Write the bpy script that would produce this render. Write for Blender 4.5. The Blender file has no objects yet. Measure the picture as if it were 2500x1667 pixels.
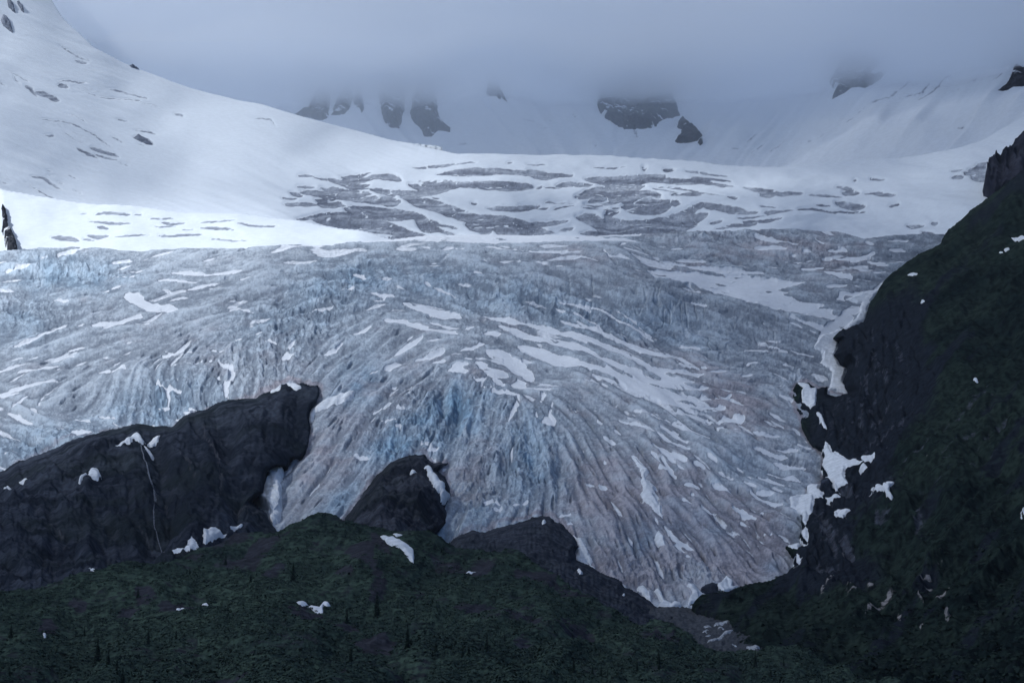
# A valley glacier below cloud-wrapped mountains.  Units: metres.  +Y runs up the valley away from the viewer.
import bpy, math, random
import numpy as np
from math import radians

scene = bpy.context.scene
COL = scene.collection
rng = np.random.default_rng(7)
random.seed(7)

# ------------------------------------------------------------------ survey frame
# Terrain was surveyed from one station: a bearing/elevation pair (u,v) plus a range in metres gives a world point.
F, CU, CV, VH = 5639.0, 1250.0, 833.5, 1700.0
STATION = np.array([0.0, 0.0, 1.8])
PITCH = math.atan((VH - CV) / F)
cp, sp = math.cos(PITCH), math.sin(PITCH)

def world(u, v, D):
    a = (np.asarray(u, float) - CU); b = (CV - np.asarray(v, float))
    yy = F * cp - b * sp
    zz = F * sp + b * cp
    k = np.asarray(D, float) / yy
    return np.stack([a * k, np.asarray(D, float) + 0 * a, zz * k + STATION[2]], -1)

CROP = dict(C1=(0, 0), C2=(800, 0), C3=(1600, 0), C4=(0, 550), C5=(800, 550), C6=(1600, 550),
            B1=(0, 1067), B2=(800, 1067), B3=(1600, 1067), S=None)
KS = 900 / 2352.0

def pts(crop, s):
    v = np.array([float(t) for t in s.replace(',', ' ').split()]).reshape(-1, 2)
    if crop == 'S': return v
    return v * KS + np.array(CROP[crop])

def strokes(crop, text):
    out = []
    for t in text.split(';'):
        t = t.strip()
        if not t: continue
        w, rest = t.split(' ', 1)
        out.append((float(w[1:]) * KS, pts(crop, rest)))
    return out

# ------------------------------------------------------------------ noise
_T = rng.random((16, 256, 256))
def vn(x, y, seed=0):
    T = _T[seed % 16]
    x = np.asarray(x, float) + seed * 17.31; y = np.asarray(y, float) + seed * 9.77
    xi = np.floor(x).astype(np.int64); yi = np.floor(y).astype(np.int64)
    fx = x - xi; fy = y - yi
    fx = fx * fx * fx * (fx * (fx * 6 - 15) + 10); fy = fy * fy * fy * (fy * (fy * 6 - 15) + 10)
    a = T[yi & 255, xi & 255]; b = T[yi & 255, (xi + 1) & 255]
    c = T[(yi + 1) & 255, xi & 255]; d = T[(yi + 1) & 255, (xi + 1) & 255]
    return ((a + (b - a) * fx) * (1 - fy) + (c + (d - c) * fx) * fy) * 2 - 1
def fbm(x, y, seed=0, oct=5, gain=0.5, ridged=False):
    s = 0; a = 1; t = 0
    for o in range(oct):
        n = vn(x * 2 ** o, y * 2 ** o, seed + o)
        if ridged: n = 1 - 2 * np.abs(n)
        s = s + a * n; t += a; a *= gain
    return s / t
def sm(a, b, x):
    t = np.clip((x - a) / (b - a), 0, 1); return t * t * (3 - 2 * t)
def cells(x, y, seed=0):
    """distance to nearest and second nearest jittered point, and that point's random value"""
    T = _T[seed % 16]; T2 = _T[(seed + 5) % 16]; T3 = _T[(seed + 9) % 16]
    xi = np.floor(x).astype(np.int64); yi = np.floor(y).astype(np.int64)
    d1 = np.full(np.shape(x), 9.0); d2 = d1.copy(); r = d1 * 0
    for dy in (-1, 0, 1):
        for dx in (-1, 0, 1):
            cx = xi + dx; cy = yi + dy
            px = cx + T[cy & 255, cx & 255]; py = cy + T2[cy & 255, cx & 255]
            d = np.hypot(px - x, py - y)
            n = d < d1
            d2 = np.where(n, d1, np.minimum(d2, d))
            r = np.where(n, T3[cy & 255, cx & 255], r)
            d1 = np.where(n, d, d1)
    return d1, d2, r

# ------------------------------------------------------------------ rasters of ground cover (2 units per cell)
RX0, RY0, RS = -340.0, -420.0, 2.0
RW, RH = 1620, 1120
gx = RX0 + (np.arange(RW) + .5) * RS
gy = RY0 + (np.arange(RH) + .5) * RS
GX, GY = np.meshgrid(gx, gy)

def poly_in(x, y, P):
    ins = np.zeros(np.shape(x), bool)
    for (x1, y1), (x2, y2) in zip(P, np.roll(P, -1, 0)):
        if y1 == y2: continue
        c = ((y1 > y) != (y2 > y)) & (x < (x2 - x1) * (y - y1) / (y2 - y1) + x1)
        ins ^= c
    return ins
def seg_near(x, y, a, b):
    ax, ay = a; bx, by = b
    L = (bx - ax) ** 2 + (by - ay) ** 2 + 1e-9
    t = np.clip(((x - ax) * (bx - ax) + (y - ay) * (by - ay)) / L, 0, 1)
    qx = ax + t * (bx - ax); qy = ay + t * (by - ay)
    return np.hypot(x - qx, y - qy), qx, qy, t
def poly_sdf(x, y, P):
    d = np.full(np.shape(x), 1e9)
    for a, b in zip(P, np.roll(P, -1, 0)):
        d = np.minimum(d, seg_near(x, y, a, b)[0])
    return np.where(poly_in(x, y, P), d, -d)

def blank(): return np.zeros((RH, RW), np.float32)
def _win(P, m):
    x0, y0 = P.min(0) - m; x1, y1 = P.max(0) + m
    i0 = max(0, int((x0 - RX0) / RS)); i1 = min(RW, int((x1 - RX0) / RS) + 2)
    j0 = max(0, int((y0 - RY0) / RS)); j1 = min(RH, int((y1 - RY0) / RS) + 2)
    return slice(j0, j1), slice(i0, i1)
WX = 3.0 * fbm(GX / 22, GY / 12, 3, 3) + 2.0 * vn(GX / 6, GY / 4, 8)
WY = 2.0 * fbm(GX / 24, GY / 12, 5, 3) + 1.0 * vn(GX / 7, GY / 4, 9)
def draw_poly(M, P, amt=1.0, soft=1.6, warp=1.0):
    sl = _win(P, 12)
    if sl[0].stop <= sl[0].start or sl[1].stop <= sl[1].start: return
    x = GX[sl] + WX[sl] * warp; y = GY[sl] + WY[sl] * warp
    M[sl] = np.maximum(M[sl], amt * np.clip(.5 + poly_sdf(x, y, P) / soft, 0, 1))
def draw_strokes(M, S, amt=1.0, soft=1.6, warp=1.0, wmul=1.0):
    for w, P in S:
        sl = _win(P, w + 12)
        if sl[0].stop <= sl[0].start or sl[1].stop <= sl[1].start: continue
        x = GX[sl] + WX[sl] * warp; y = GY[sl] + WY[sl] * warp
        n = len(P)
        if n == 1:
            d = np.hypot(x - P[0, 0], y - P[0, 1]) - w / 2
        else:
            cum = np.r_[0, np.cumsum(np.hypot(*(np.diff(P, axis=0).T)))]; tot = cum[-1] + 1e-6
            d = np.full(x.shape, 1e9)
            for k in range(n - 1):
                dd, _, _, t = seg_near(x, y, P[k], P[k + 1])
                s = (cum[k] + t * (cum[k + 1] - cum[k])) / tot
                hw = w / 2 * wmul * np.clip(np.sqrt(np.clip(4 * s * (1 - s), 0, 1)) * 1.05, .25, 1)
                d = np.minimum(d, dd - hw)
        M[sl] = np.maximum(M[sl], amt * np.clip(.5 - d / soft, 0, 1))
def sample(M, u, v):
    x = np.clip((u - RX0) / RS - .5, 0, RW - 1.001); y = np.clip((v - RY0) / RS - .5, 0, RH - 1.001)
    i = x.astype(int); j = y.astype(int); fx = x - i; fy = y - j
    return (M[j, i] * (1 - fx) + M[j, i + 1] * fx) * (1 - fy) + (M[j + 1, i] * (1 - fx) + M[j + 1, i + 1] * fx) * fy
def blob(x, y, cx, cy, rx, ry, ang=0):
    a = radians(ang); dx = x - cx; dy = y - cy
    p = (dx * math.cos(a) + dy * math.sin(a)) / rx; q = (-dx * math.sin(a) + dy * math.cos(a)) / ry
    return np.exp(-(p * p + q * q))
def blobs(x, y, L):
    s = 0
    for b in L: s = s + b[0] * blob(x, y, *b[1:])
    return s

# ------------------------------------------------------------------ smooth range fields
class Range:
    def __init__(s, c):
        c = np.array(c, float); s.p = c[:, :2] / 1000; n = len(c)
        K = s.k(s.p[:, None] - s.p[None]); K += np.eye(n) * 1e-4
        A = np.zeros((n + 3, n + 3)); A[:n, :n] = K; A[:n, n] = 1; A[:n, n + 1:] = s.p
        A[n:, :n] = A[:n, n:].T
        s.w = np.linalg.solve(A, np.r_[c[:, 2], 0, 0, 0])
    def k(s, d):
        r2 = (d ** 2).sum(-1); return r2 * np.log(r2 + 1e-12) * .5
    def __call__(s, u, v):
        u = np.asarray(u, float); sh = u.shape
        q = np.stack([u.ravel(), np.asarray(v, float).ravel()], -1) / 1000
        out = s.w[-3] + q @ s.w[-2:]
        for i in range(len(s.p)):
            out = out + s.w[i] * s.k(q - s.p[i])
        return out.reshape(sh)

# ------------------------------------------------------------------ objects
def link(o, parent=None):
    COL.objects.link(o)
    if parent: o.parent = parent
    return o
def tag(o, label=None, cat=None, group=None, kind=None):
    if label: o['label'] = label
    if cat: o['category'] = cat
    if group: o['group'] = group
    if kind: o['kind'] = kind
    return o
def mesh_obj(name, V, Q, mat, attrs=None, smooth=True, parent=None):
    V = np.asarray(V, np.float32); Q = np.asarray(Q, np.int32); k = Q.shape[1]
    me = bpy.data.meshes.new(name)
    me.vertices.add(len(V)); me.vertices.foreach_set('co', V.ravel())
    me.loops.add(Q.size); me.loops.foreach_set('vertex_index', Q.ravel())
    me.polygons.add(len(Q)); me.polygons.foreach_set('loop_start', np.arange(0, Q.size, k, dtype=np.int32))
    me.polygons.foreach_set('loop_total', np.full(len(Q), k, np.int32))
    me.polygons.foreach_set('use_smooth', np.full(len(Q), smooth, bool))
    me.update(calc_edges=True)
    for n, a in (attrs or {}).items():
        at = me.attributes.new(n, 'FLOAT_COLOR', 'POINT')
        a = np.asarray(a, np.float32)
        if a.shape[1] < 4: a = np.hstack([a, np.ones((len(a), 4 - a.shape[1]), np.float32)])
        at.data.foreach_set('color', a.ravel())
    me.materials.append(mat)
    return link(bpy.data.objects.new(name, me), parent)

class Sheet:
    """a stretch of ground: outline, range field, relief; beyond its outline it rolls over and down behind its own edge"""
    def __init__(s, name, outline, rangef, step, mat, relief=None, attrs=None, band=26, curl=(2.2, 1.6), bbox=None, maxrange=None, gap=5, minrange=None, mgap=25, fade_edge=0, hug=None):
        P = np.asarray(outline, float); s.rangef = rangef; s.relief = relief; s.maxrange = maxrange
        x0, y0 = P.min(0) - band; x1, y1 = P.max(0) + band
        if bbox: x0, y0, x1, y1 = max(x0, bbox[0]), max(y0, bbox[1]), min(x1, bbox[2]), min(y1, bbox[3])
        sx, sy = step if isinstance(step, tuple) else (step, step)
        xs = np.arange(x0, x1 + sx, sx); ys = np.arange(y0, y1 + sy, sy)
        U, V = np.meshgrid(xs, ys); s.xs, s.ys = xs, ys
        ins = poly_in(U, V, P)
        d = np.zeros(U.shape); qx = U.copy(); qy = V.copy()
        o = ~ins; uu, vv = U[o], V[o]
        best = np.full(uu.shape, 1e9); bx = uu.copy(); by = vv.copy()
        for a, b in zip(P, np.roll(P, -1, 0)):
            dd, px, py, _ = seg_near(uu, vv, a, b)
            m = dd < best; best = np.where(m, dd, best); bx = np.where(m, px, bx); by = np.where(m, py, by)
        d[o] = best; qx[o] = bx; qy[o] = by
        Dp = rangef(qx, qy)
        if maxrange is not None: Dp = np.minimum(Dp, maxrange(qx, qy) - gap)
        if minrange is not None: Dp = np.maximum(Dp, minrange(qx, qy) + mgap)
        di = np.zeros(U.shape)
        if fade_edge or hug:
            un, vn_ = U[ins], V[ins]; dn = np.full(un.shape, 1e9)
            dc = dn.copy(); dh = np.full(U.shape, 1e4)
            for a, b in zip(P, np.roll(P, -1, 0)):
                dd = seg_near(un, vn_, a, b)[0]; dn = np.minimum(dn, dd)
                if hug and hug[3]((a[0] + b[0]) / 2, (a[1] + b[1]) / 2): dc = np.minimum(dc, dd)
            di[ins] = dn; dh[ins] = dc
            if hug:
                do = np.full(uu.shape, 1e9)
                for a, b in zip(P, np.roll(P, -1, 0)):
                    if hug[3]((a[0] + b[0]) / 2, (a[1] + b[1]) / 2): do = np.minimum(do, seg_near(bx, by, a, b)[0])
                dh[o] = do
        if hug is not None:      # the edge rests against the surface behind it and stands out further in
            Dp = np.maximum(Dp, hug[0](qx, qy) - hug[1] - hug[2] * dh - .018 * dh ** 2)
        W = world(qx, qy, Dp)
        W[..., 1] += curl[0] * d; W[..., 2] -= curl[1] * d
        if relief is not None:
            rl = relief(U, V) * np.exp(-d / 12)
            if fade_edge:
                rl = rl * (.18 + .82 * sm(0, fade_edge, di))
            W[..., 2] += rl
        s.W = W
        keep = d <= band
        fq = keep[:-1, :-1] & keep[1:, :-1] & keep[:-1, 1:] & keep[1:, 1:]
        idx = np.arange(U.size).reshape(U.shape)
        Q = np.stack([idx[1:, :-1][fq], idx[1:, 1:][fq], idx[:-1, 1:][fq], idx[:-1, :-1][fq]], -1)
        used = np.zeros(U.size, bool); used[Q.ravel()] = True
        remap = np.cumsum(used) - 1
        A = None
        if attrs is not None:
            A = {n: a[used] for n, a in attrs(U.ravel(), V.ravel()).items()}
        s.obj = mesh_obj(name, W.reshape(-1, 3)[used], remap[Q], mat, A)
    def at(s, u, v):
        x = np.clip((u - s.xs[0]) / (s.xs[1] - s.xs[0]), 0, len(s.xs) - 1.001)
        y = np.clip((v - s.ys[0]) / (s.ys[1] - s.ys[0]), 0, len(s.ys) - 1.001)
        i = x.astype(int); j = y.astype(int); fx = (x - i)[..., None]; fy = (y - j)[..., None]; W = s.W
        return (W[j, i] * (1 - fx) + W[j, i + 1] * fx) * (1 - fy) + (W[j + 1, i] * (1 - fx) + W[j + 1, i + 1] * fx) * fy

def lay_on(sheet, P, name, mat, thick=1.4, edge=7, lift=.35, rough=.25, warp=1.25, step=1.1, seed=1, attrs=None, parent=None, strokes_=None, calm=14):
    """a mass (snow, rock) resting on a sheet: its own rounded thickness, rim tucked into the ground"""
    if strokes_ is not None:
        Pall = np.vstack([p for _, p in strokes_])
        m = max(w for w, _ in strokes_)
    else: Pall, m = P, 0
    x0, y0 = Pall.min(0) - 8 - m; x1, y1 = Pall.max(0) + 8 + m
    step = max(step, ((x1 - x0) * (y1 - y0) / 90000) ** .5)
    U, V = np.meshgrid(np.arange(x0, x1, step), np.arange(y0, y1, step))
    uw = U + warp * (2.2 * fbm(U / 14, V / 9, seed, 3) + .9 * vn(U / 3.5, V / 2.6, seed + 2))
    vw = V + warp * (1.6 * fbm(U / 14, V / 9, seed + 4, 3) + .6 * vn(U / 3.5, V / 2.6, seed + 6))
    if strokes_ is not None:
        d = np.full(U.shape, -1e9)
        for w, Q in strokes_:
            cum = np.r_[0, np.cumsum(np.hypot(*(np.diff(Q, axis=0).T)))]; tot = cum[-1] + 1e-6
            for k in range(len(Q) - 1):
                dd, _, _, t = seg_near(uw, vw, Q[k], Q[k + 1])
                s_ = (cum[k] + t * (cum[k + 1] - cum[k])) / tot
                d = np.maximum(d, w / 2 * np.clip(np.sqrt(np.clip(4 * s_ * (1 - s_), 0, 1)) * 1.05, .3, 1) - dd)
    else:
        d = poly_sdf(uw, vw, P)
    W = sheet.at(U, V)
    for _ in range(calm):
        W[1:-1, 1:-1] = (W[1:-1, 1:-1] * 2 + W[:-2, 1:-1] + W[2:, 1:-1] + W[1:-1, :-2] + W[1:-1, 2:]) / 6
    h = thick * sm(0, edge, d) * (1 + rough * fbm(U / 9, V / 6, seed + 3, 3)) + lift * np.sign(d) * np.minimum(1, np.abs(d) / 1.2)
    h = np.where(d < 0, -.8 * np.minimum(1, -d / 2), h)
    du = np.gradient(W, axis=1); dv = np.gradient(W, axis=0)
    n = np.cross(dv, du); n /= np.linalg.norm(n, axis=-1, keepdims=True) + 1e-9
    n = np.where(n[..., 1:2] > 0, -n, n)
    n = .5 * n + .5 * np.array([0, -.55, .83])
    W = W + n * h[..., None]
    keep = d > -3.0
    fq = keep[:-1, :-1] & keep[1:, :-1] & keep[:-1, 1:] & keep[1:, 1:]
    if not fq.any(): return None
    idx = np.arange(U.size).reshape(U.shape)
    Q = np.stack([idx[1:, :-1][fq], idx[1:, 1:][fq], idx[:-1, 1:][fq], idx[:-1, :-1][fq]], -1)
    used = np.zeros(U.size, bool); used[Q.ravel()] = True; remap = np.cumsum(used) - 1
    return mesh_obj(name, W.reshape(-1, 3)[used], remap[Q], mat, None, parent=parent)

# ------------------------------------------------------------------ materials
def newmat(name):
    m = bpy.data.materials.new(name); m.use_nodes = True
    nt = m.node_tree; nt.nodes.clear()
    return m, nt
class G:
    def __init__(s, name):
        s.m, s.nt = newmat(name); s.N = s.nt.nodes; s.L = s.nt.links
        s.out = s.N.new('ShaderNodeOutputMaterial'); s.bs = s.N.new('ShaderNodeBsdfPrincipled')
        s.L.new(s.bs.outputs[0], s.out.inputs[0])
        s.bs.inputs['Specular IOR Level'].default_value = 0.0
        s.geo = s.N.new('ShaderNodeNewGeometry')
    def put(s, sock, v):
        if isinstance(v, bpy.types.NodeSocket): s.L.new(v, sock)
        else: sock.default_value = v
    def attr(s, n):
        a = s.N.new('ShaderNodeAttribute'); a.attribute_name = n
        x = s.N.new('ShaderNodeSeparateColor'); s.L.new(a.outputs['Color'], x.inputs[0])
        return x.outputs[0], x.outputs[1], x.outputs[2], a.outputs['Alpha']
    def vec(s, scale=(1, 1, 1), rot=(0, 0, 0)):
        mp = s.N.new('ShaderNodeMapping'); s.L.new(s.geo.outputs['Position'], mp.inputs[0])
        mp.inputs['Scale'].default_value = scale; mp.inputs['Rotation'].default_value = rot
        return mp.outputs[0]
    def noise(s, scale, detail=6, rough=.55, vec=None, dist=0.0):
        n = s.N.new('ShaderNodeTexNoise'); n.inputs['Scale'].default_value = scale
        n.inputs['Detail'].default_value = detail; n.inputs['Roughness'].default_value = rough
        n.inputs['Distortion'].default_value = dist
        s.L.new(vec if vec is not None else s.geo.outputs['Position'], n.inputs['Vector'])
        return n.outputs['Fac']
    def ramp(s, x, a, b, lo=0.0, hi=1.0):
        r = s.N.new('ShaderNodeMapRange'); r.interpolation_type = 'SMOOTHSTEP'
        s.put(r.inputs[0], x); r.inputs[1].default_value = a; r.inputs[2].default_value = b
        r.inputs[3].default_value = lo; r.inputs[4].default_value = hi
        return r.outputs[0]
    def math(s, op, a, b=0.0):
        n = s.N.new('ShaderNodeMath'); n.operation = op; n.use_clamp = False
        s.put(n.inputs[0], a); s.put(n.inputs[1], b); return n.outputs[0]
    def mix(s, f, a, b, mode='MIX'):
        n = s.N.new('ShaderNodeMix'); n.data_type = 'RGBA'; n.blend_type = mode
        s.put(n.inputs[0], f)
        for k, v in ((6, a), (7, b)):
            if isinstance(v, tuple) and len(v) == 3: v = v + (1,)
            s.put(n.inputs[k], v)
        return n.outputs[2]
    def done(s, col, rough=.9, bump=None, dist=.5, strength=1.0):
        if isinstance(col, tuple) and len(col) == 3: col = col + (1,)
        s.put(s.bs.inputs['Base Color'], col); s.put(s.bs.inputs['Roughness'], rough)
        if bump is not None:
            b = s.N.new('ShaderNodeBump'); b.inputs['Distance'].default_value = dist
            b.inputs['Strength'].default_value = strength
            s.L.new(bump, b.inputs['Height']); s.L.new(b.outputs[0], s.bs.inputs['Normal'])
        return s.m
# ------------------------------------------------------------------ range fields of the ground
R_glacier = Range([(-800, 640, 3000), (-800, 1200, 2200), (-200, 600, 3000), (0, 620, 2880), (0, 800, 2560), (0, 1000, 2330), (0, 1150, 2200),
                   (650, 600, 2800), (600, 750, 2540), (600, 900, 2330), (450, 1050, 2180), (800, 950, 2190),
                   (1250, 572, 2840), (1250, 640, 2680), (1250, 700, 2560), (1200, 900, 2260), (1100, 1050, 2050), (1100, 1250, 1780),
                   (700, 1150, 1960), (700, 1300, 1800), (1300, 1260, 1760), (1600, 1480, 1520), (1450, 1380, 1600),
                   (1600, 660, 2640), (1700, 760, 2540), (1700, 860, 2370), (1600, 1000, 2120), (1750, 1150, 1900), (1800, 1300, 1720), (1850, 1420, 1600),
                   (2000, 560, 2900), (2200, 600, 2900), (2100, 700, 2720), (2050, 850, 2530), (2000, 960, 2330),
                   (1980, 1150, 1950), (1950, 1350, 1700), (2350, 900, 2600), (2300, 1300, 2000)])
R_basin = Range([(300, 380, 4150), (700, 384, 4150), (1300, 376, 4150), (1870, 408, 4000), (2200, 376, 4000), (2500, 285, 3900), (2700, 180, 3950),
                 (300, 600, 3300), (900, 600, 2980), (1250, 600, 2960), (1600, 600, 2980), (2000, 600, 3020), (2500, 600, 2900),
                 (1250, 480, 3450), (1250, 420, 3830), (700, 480, 3450), (1900, 480, 3450), (2350, 420, 3560), (500, 440, 3720), (300, 480, 3720)])
R_left = Range([(-800, -200, 4000), (-800, 400, 2950), (-300, 0, 3900), (-300, 400, 3100), (0, -200, 4500), (0, 0, 4150), (230, 115, 4200), (0, 200, 3750), (0, 364, 3380), (0, 480, 3200), (0, 620, 3050),
                (344, 174, 4250), (574, 245, 4300), (900, 329, 4380), (1050, 350, 4450), (250, 300, 3800), (500, 330, 3980), (300, 450, 3480), (500, 480, 3560),
                (700, 400, 3900), (700, 550, 3500), (300, 600, 3150), (-300, 650, 2900)])
R_ridge = Range([(-800, 340, 3200), (-800, 650, 2980), (-300, 380, 3250), (-100, 440, 3200), (0, 480, 3150), (145, 486, 3160), (344, 505, 3120), (593, 520, 3060), (800, 545, 2990), (955, 585, 2900),
                 (0, 620, 2900), (300, 615, 2860), (650, 605, 2830), (900, 600, 2830), (-300, 640, 2950), (300, 560, 2980)])
R_head = Range([(-350, 400, 5200), (-350, -350, 6500), (400, 400, 4700), (400, 0, 5700), (1250, 400, 4600), (1250, 250, 4900), (1250, 0, 5450), (1250, -350, 6300),
                (1900, 420, 4450), (1900, 200, 4850), (1900, 0, 5250), (2300, 350, 4150), (2300, 150, 4500), (2600, 250, 4050), (2600, 0, 4450), (2800, -350, 5200), (2800, 400, 3900),
                (1650, 350, 4600), (900, 300, 4750)])
R_rock = Range([(-800, 1200, 1850), (-800, 1500, 1100), (-300, 1200, 1950), (0, 1150, 1950), (0, 1300, 1600), (0, 1450, 1250), (230, 1059, 2060), (230, 1250, 1720), (250, 1400, 1300), (421, 1036, 2100), (421, 1200, 1800), (420, 1380, 1400),
                (593, 971, 2170), (600, 1100, 1930), (600, 1250, 1770), (560, 1180, 1840), (742, 935, 2190), (760, 1044, 2060), (700, 1147, 1940), (650, 1290, 1770), (-300, 1500, 1150), (500, 1330, 1480)])
R_mid = Range([(846, 1258, 1700), (934, 1147, 1850), (1033, 1113, 1880), (1087, 1182, 1790), (1093, 1258, 1750), (960, 1250, 1650), (960, 1330, 1500), (1083, 1320, 1650), (846, 1320, 1560)])
R_brown = Range([(1000, 1330, 1500), (1183, 1297, 1660), (1297, 1262, 1720), (1374, 1277, 1700), (1405, 1335, 1610), (1466, 1396, 1540), (1550, 1442, 1500), (1610, 1484, 1460), (1660, 1484, 1480),
                 (1200, 1370, 1440), (1400, 1450, 1300), (1500, 1500, 1240), (1600, 1560, 1130)])
R_hill = Range([(-300, 1440, 1080), (0, 1434, 1080), (218, 1394, 1100), (459, 1358, 1130), (593, 1285, 1180), (750, 1251, 1200), (877, 1285, 1180), (1106, 1320, 1150), (1297, 1373, 1100), (1489, 1473, 1000),
                (1642, 1526, 950), (1791, 1612, 860), (2094, 1641, 800), (2400, 1690, 720), (0, 1667, 640), (600, 1667, 640), (1250, 1667, 640), (2000, 1700, 660), (600, 1450, 930), (1100, 1480, 900),
                (0, 1550, 830), (600, 1560, 770), (1250, 1600, 740), (-300, 1700, 600), (2700, 1720, 640), (900, 1380, 1030), (3400, 1740, 520), (-800, 1440, 1050), (-800, 1700, 560)])
R_mount = Range([(2700, 250, 2700), (2500, 413, 2720), (2346, 536, 2700), (2208, 642, 2640), (2109, 783, 2480), (2042, 864, 2400), (2071, 963, 2250), (1950, 1000, 2240), (2009, 1101, 2020), (1990, 1200, 1850), (1960, 1300, 1710),
                 (1940, 1390, 1600), (1803, 1434, 1500), (1715, 1460, 1450), (1700, 1560, 1200), (1900, 1600, 1000), (2200, 1660, 820), (2100, 1500, 1200), (2200, 1300, 1530), (2200, 1100, 1830), (2300, 900, 2080),
                 (2500, 600, 2480), (2500, 900, 1950), (2500, 1200, 1500), (2500, 1450, 1080), (2500, 1667, 760), (2750, 700, 2250), (2750, 1300, 1150), (2750, 1700, 640), (3400, 300, 2200), (3400, 900, 1400), (3400, 1300, 850), (3400, 1750, 480), (2150, 1000, 2080)])
R_far = Range([(2407, 421, 3350), (2465, 364, 3450), (2500, 333, 3480), (2430, 459, 3250), (2500, 440, 3250), (2700, 250, 3500), (2700, 450, 3200)])
R_plain = Range([(1500, 1475, 1480), (1720, 1478, 1470), (1600, 1520, 1300), (1750, 1560, 1150), (1700, 1600, 1020), (1850, 1620, 940), (1950, 1600, 980), (1500, 1640, 900)])

# ------------------------------------------------------------------ outlines
O_head = pts('S', '-800 -380 2850 -380 2850 430 -800 430')
O_left = pts('S', '-800 -380 -120 -330 20 -180 90 -60 150 35 230 115 298 153 344 174 421 203 500 224 574 245 640 260 689 275 765 297 830 313 900 329 1000 345 1080 356 1080 640 -800 660')
O_basin = pts('S', '300 378 383 375 536 386 700 388 800 386 935 384 1068 379 1180 376 1297 376 1400 378 1489 381 1600 388 1699 394 1780 403 1868 409 1944 405 2059 394 2174 386 2270 376 2340 362 2392 345 2440 320 2500 285 2600 225 2850 100 2850 660 240 660')
O_ridge = pts('S', '-800 360 -200 400 -60 445 30 468 90 478 145 486 240 496 344 505 421 516 500 518 593 520 660 527 727 536 800 548 876 563 920 573 955 584 985 600 985 640 -800 680')
O_glacier = pts('S', '-800 640 -100 632 0 622 42 617 140 613 245 611 340 611 421 607 540 603 650 604 765 600 830 597 900 593 991 583 1060 577 1144 574 1259 574 1350 575 1450 574 1520 571 1600 564 1640 562 1740 561 1830 559 1944 560 2040 565 2078 576 2109 585 2170 578 2250 574 2400 575 2400 1500 1500 1540 1000 1420 -800 1250')
O_rock = np.vstack([pts('S', '-800 1240 -150 1190'), pts('C4', '20 1568 110 1510 200 1470 350 1420 430 1370 600 1330 730 1290 880 1265 980 1268 1100 1275 1180 1210 1290 1170 1400 1120 1550 1100 1630 1100 1650 1080 1720 1050 1760 1040 1800 1010 1850 1003 1940 1005 1990 1025 2030 1015 2040 1060 2020 1120 1985 1150 1972 1220 1980 1290 1965 1400 1950 1440 1920 1470 1890 1480 1850 1500 1830 1560'),
                    pts('B1', '1800 205 1720 235 1700 300 1690 370 1620 415 1650 450 1700 480 1740 560 1800 640 1700 760 1500 900 1000 1000 0 1100'), pts('S', '-800 1500')])
O_mid = pts('B2', '100 620 110 520 170 440 230 350 290 270 350 210 400 165 450 135 500 120 560 112 620 108 640 145 680 165 770 162 735 190 700 215 752 250 778 320 786 365 748 420 750 455 765 500 755 545 720 590 660 640 600 720 300 760')
O_brown = pts('B2', '700 760 800 650 880 605 930 590 1000 605 1080 570 1160 550 1250 528 1300 505 1360 500 1420 502 1450 530 1500 550 1530 590 1560 620 1590 660 1605 700 1580 720 1590 780 1640 800 1700 830 1740 858 1850 900 1900 950 1960 978 2060 1045 2110 1088 2180 1095 2300 1085 2500 1350 2100 1500 1500 1300 1000 1000')
O_hill = pts('S', '-800 1445 -150 1440 0 1434 57 1415 153 1404 218 1394 325 1385 413 1373 459 1358 497 1335 536 1316 562 1300 593 1285 631 1277 666 1281 708 1266 746 1253 784 1251 823 1258 877 1285 953 1304 1030 1312 1106 1320 1183 1331 1259 1350 1297 1373 1355 1404 1412 1434 1489 1473 1565 1507 1642 1526 1680 1561 1715 1584 1791 1614 1925 1597 2010 1596 2059 1606 2094 1641 2200 1668 2400 1690 3500 1730 3500 1790 -800 1760')
O_mount = np.vstack([pts('S', '3500 200 2640 320'), pts('C3', '2352 1080 2290 1130 2200 1200 2130 1260 2060 1300 2000 1350 1950 1400 1900 1440 1860 1470 1835 1520 1820 1555'),
                     pts('C6', '1720 160 1660 200 1590 245 1545 285 1500 310 1460 360 1430 400 1405 450 1370 490 1345 560 1330 612 1270 635 1215 665 1195 655 1135 715 1175 735 1160 790 1140 820 1165 845 1180 880 1225 905 1215 940 1195 990 1205 1040 1230 1080 1150 1085 1100 1075 1100 1030 1030 1050 990 1010 940 1005 895 1015 868 1070 880 1120 890 1160 925 1220 930 1275 960 1330 1000 1400 1040 1430 1065 1440'),
                     pts('B3', '1060 100 1070 140 1060 200 1080 260 1050 300 960 315 985 370 850 385 865 460 930 510 935 590 920 625 940 690 830 695 885 775 880 835 830 870 700 910 530 955 480 985 400 985 290 1000 262 1030 235 1070 270 1100 340 1120 480 1150 500 1250 560 1330 690 1352 660 1380 560 1440 500 1500 480 1900'), pts('S', '3500 1850')])
O_far = np.vstack([pts('C3', '2110 1165 2112 1100 2130 1030 2170 1000 2260 950 2290 910 2350 870'), pts('S', '2560 300 2700 220 2760 500 2500 470'), pts('C3', '2280 1160 2170 1205')])
O_plain = pts('S', '1380 1480 1560 1476 1600 1480 1660 1480 1700 1479 1760 1478 1800 1500 1830 1550 1890 1600 1860 1720 1450 1680')

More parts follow.
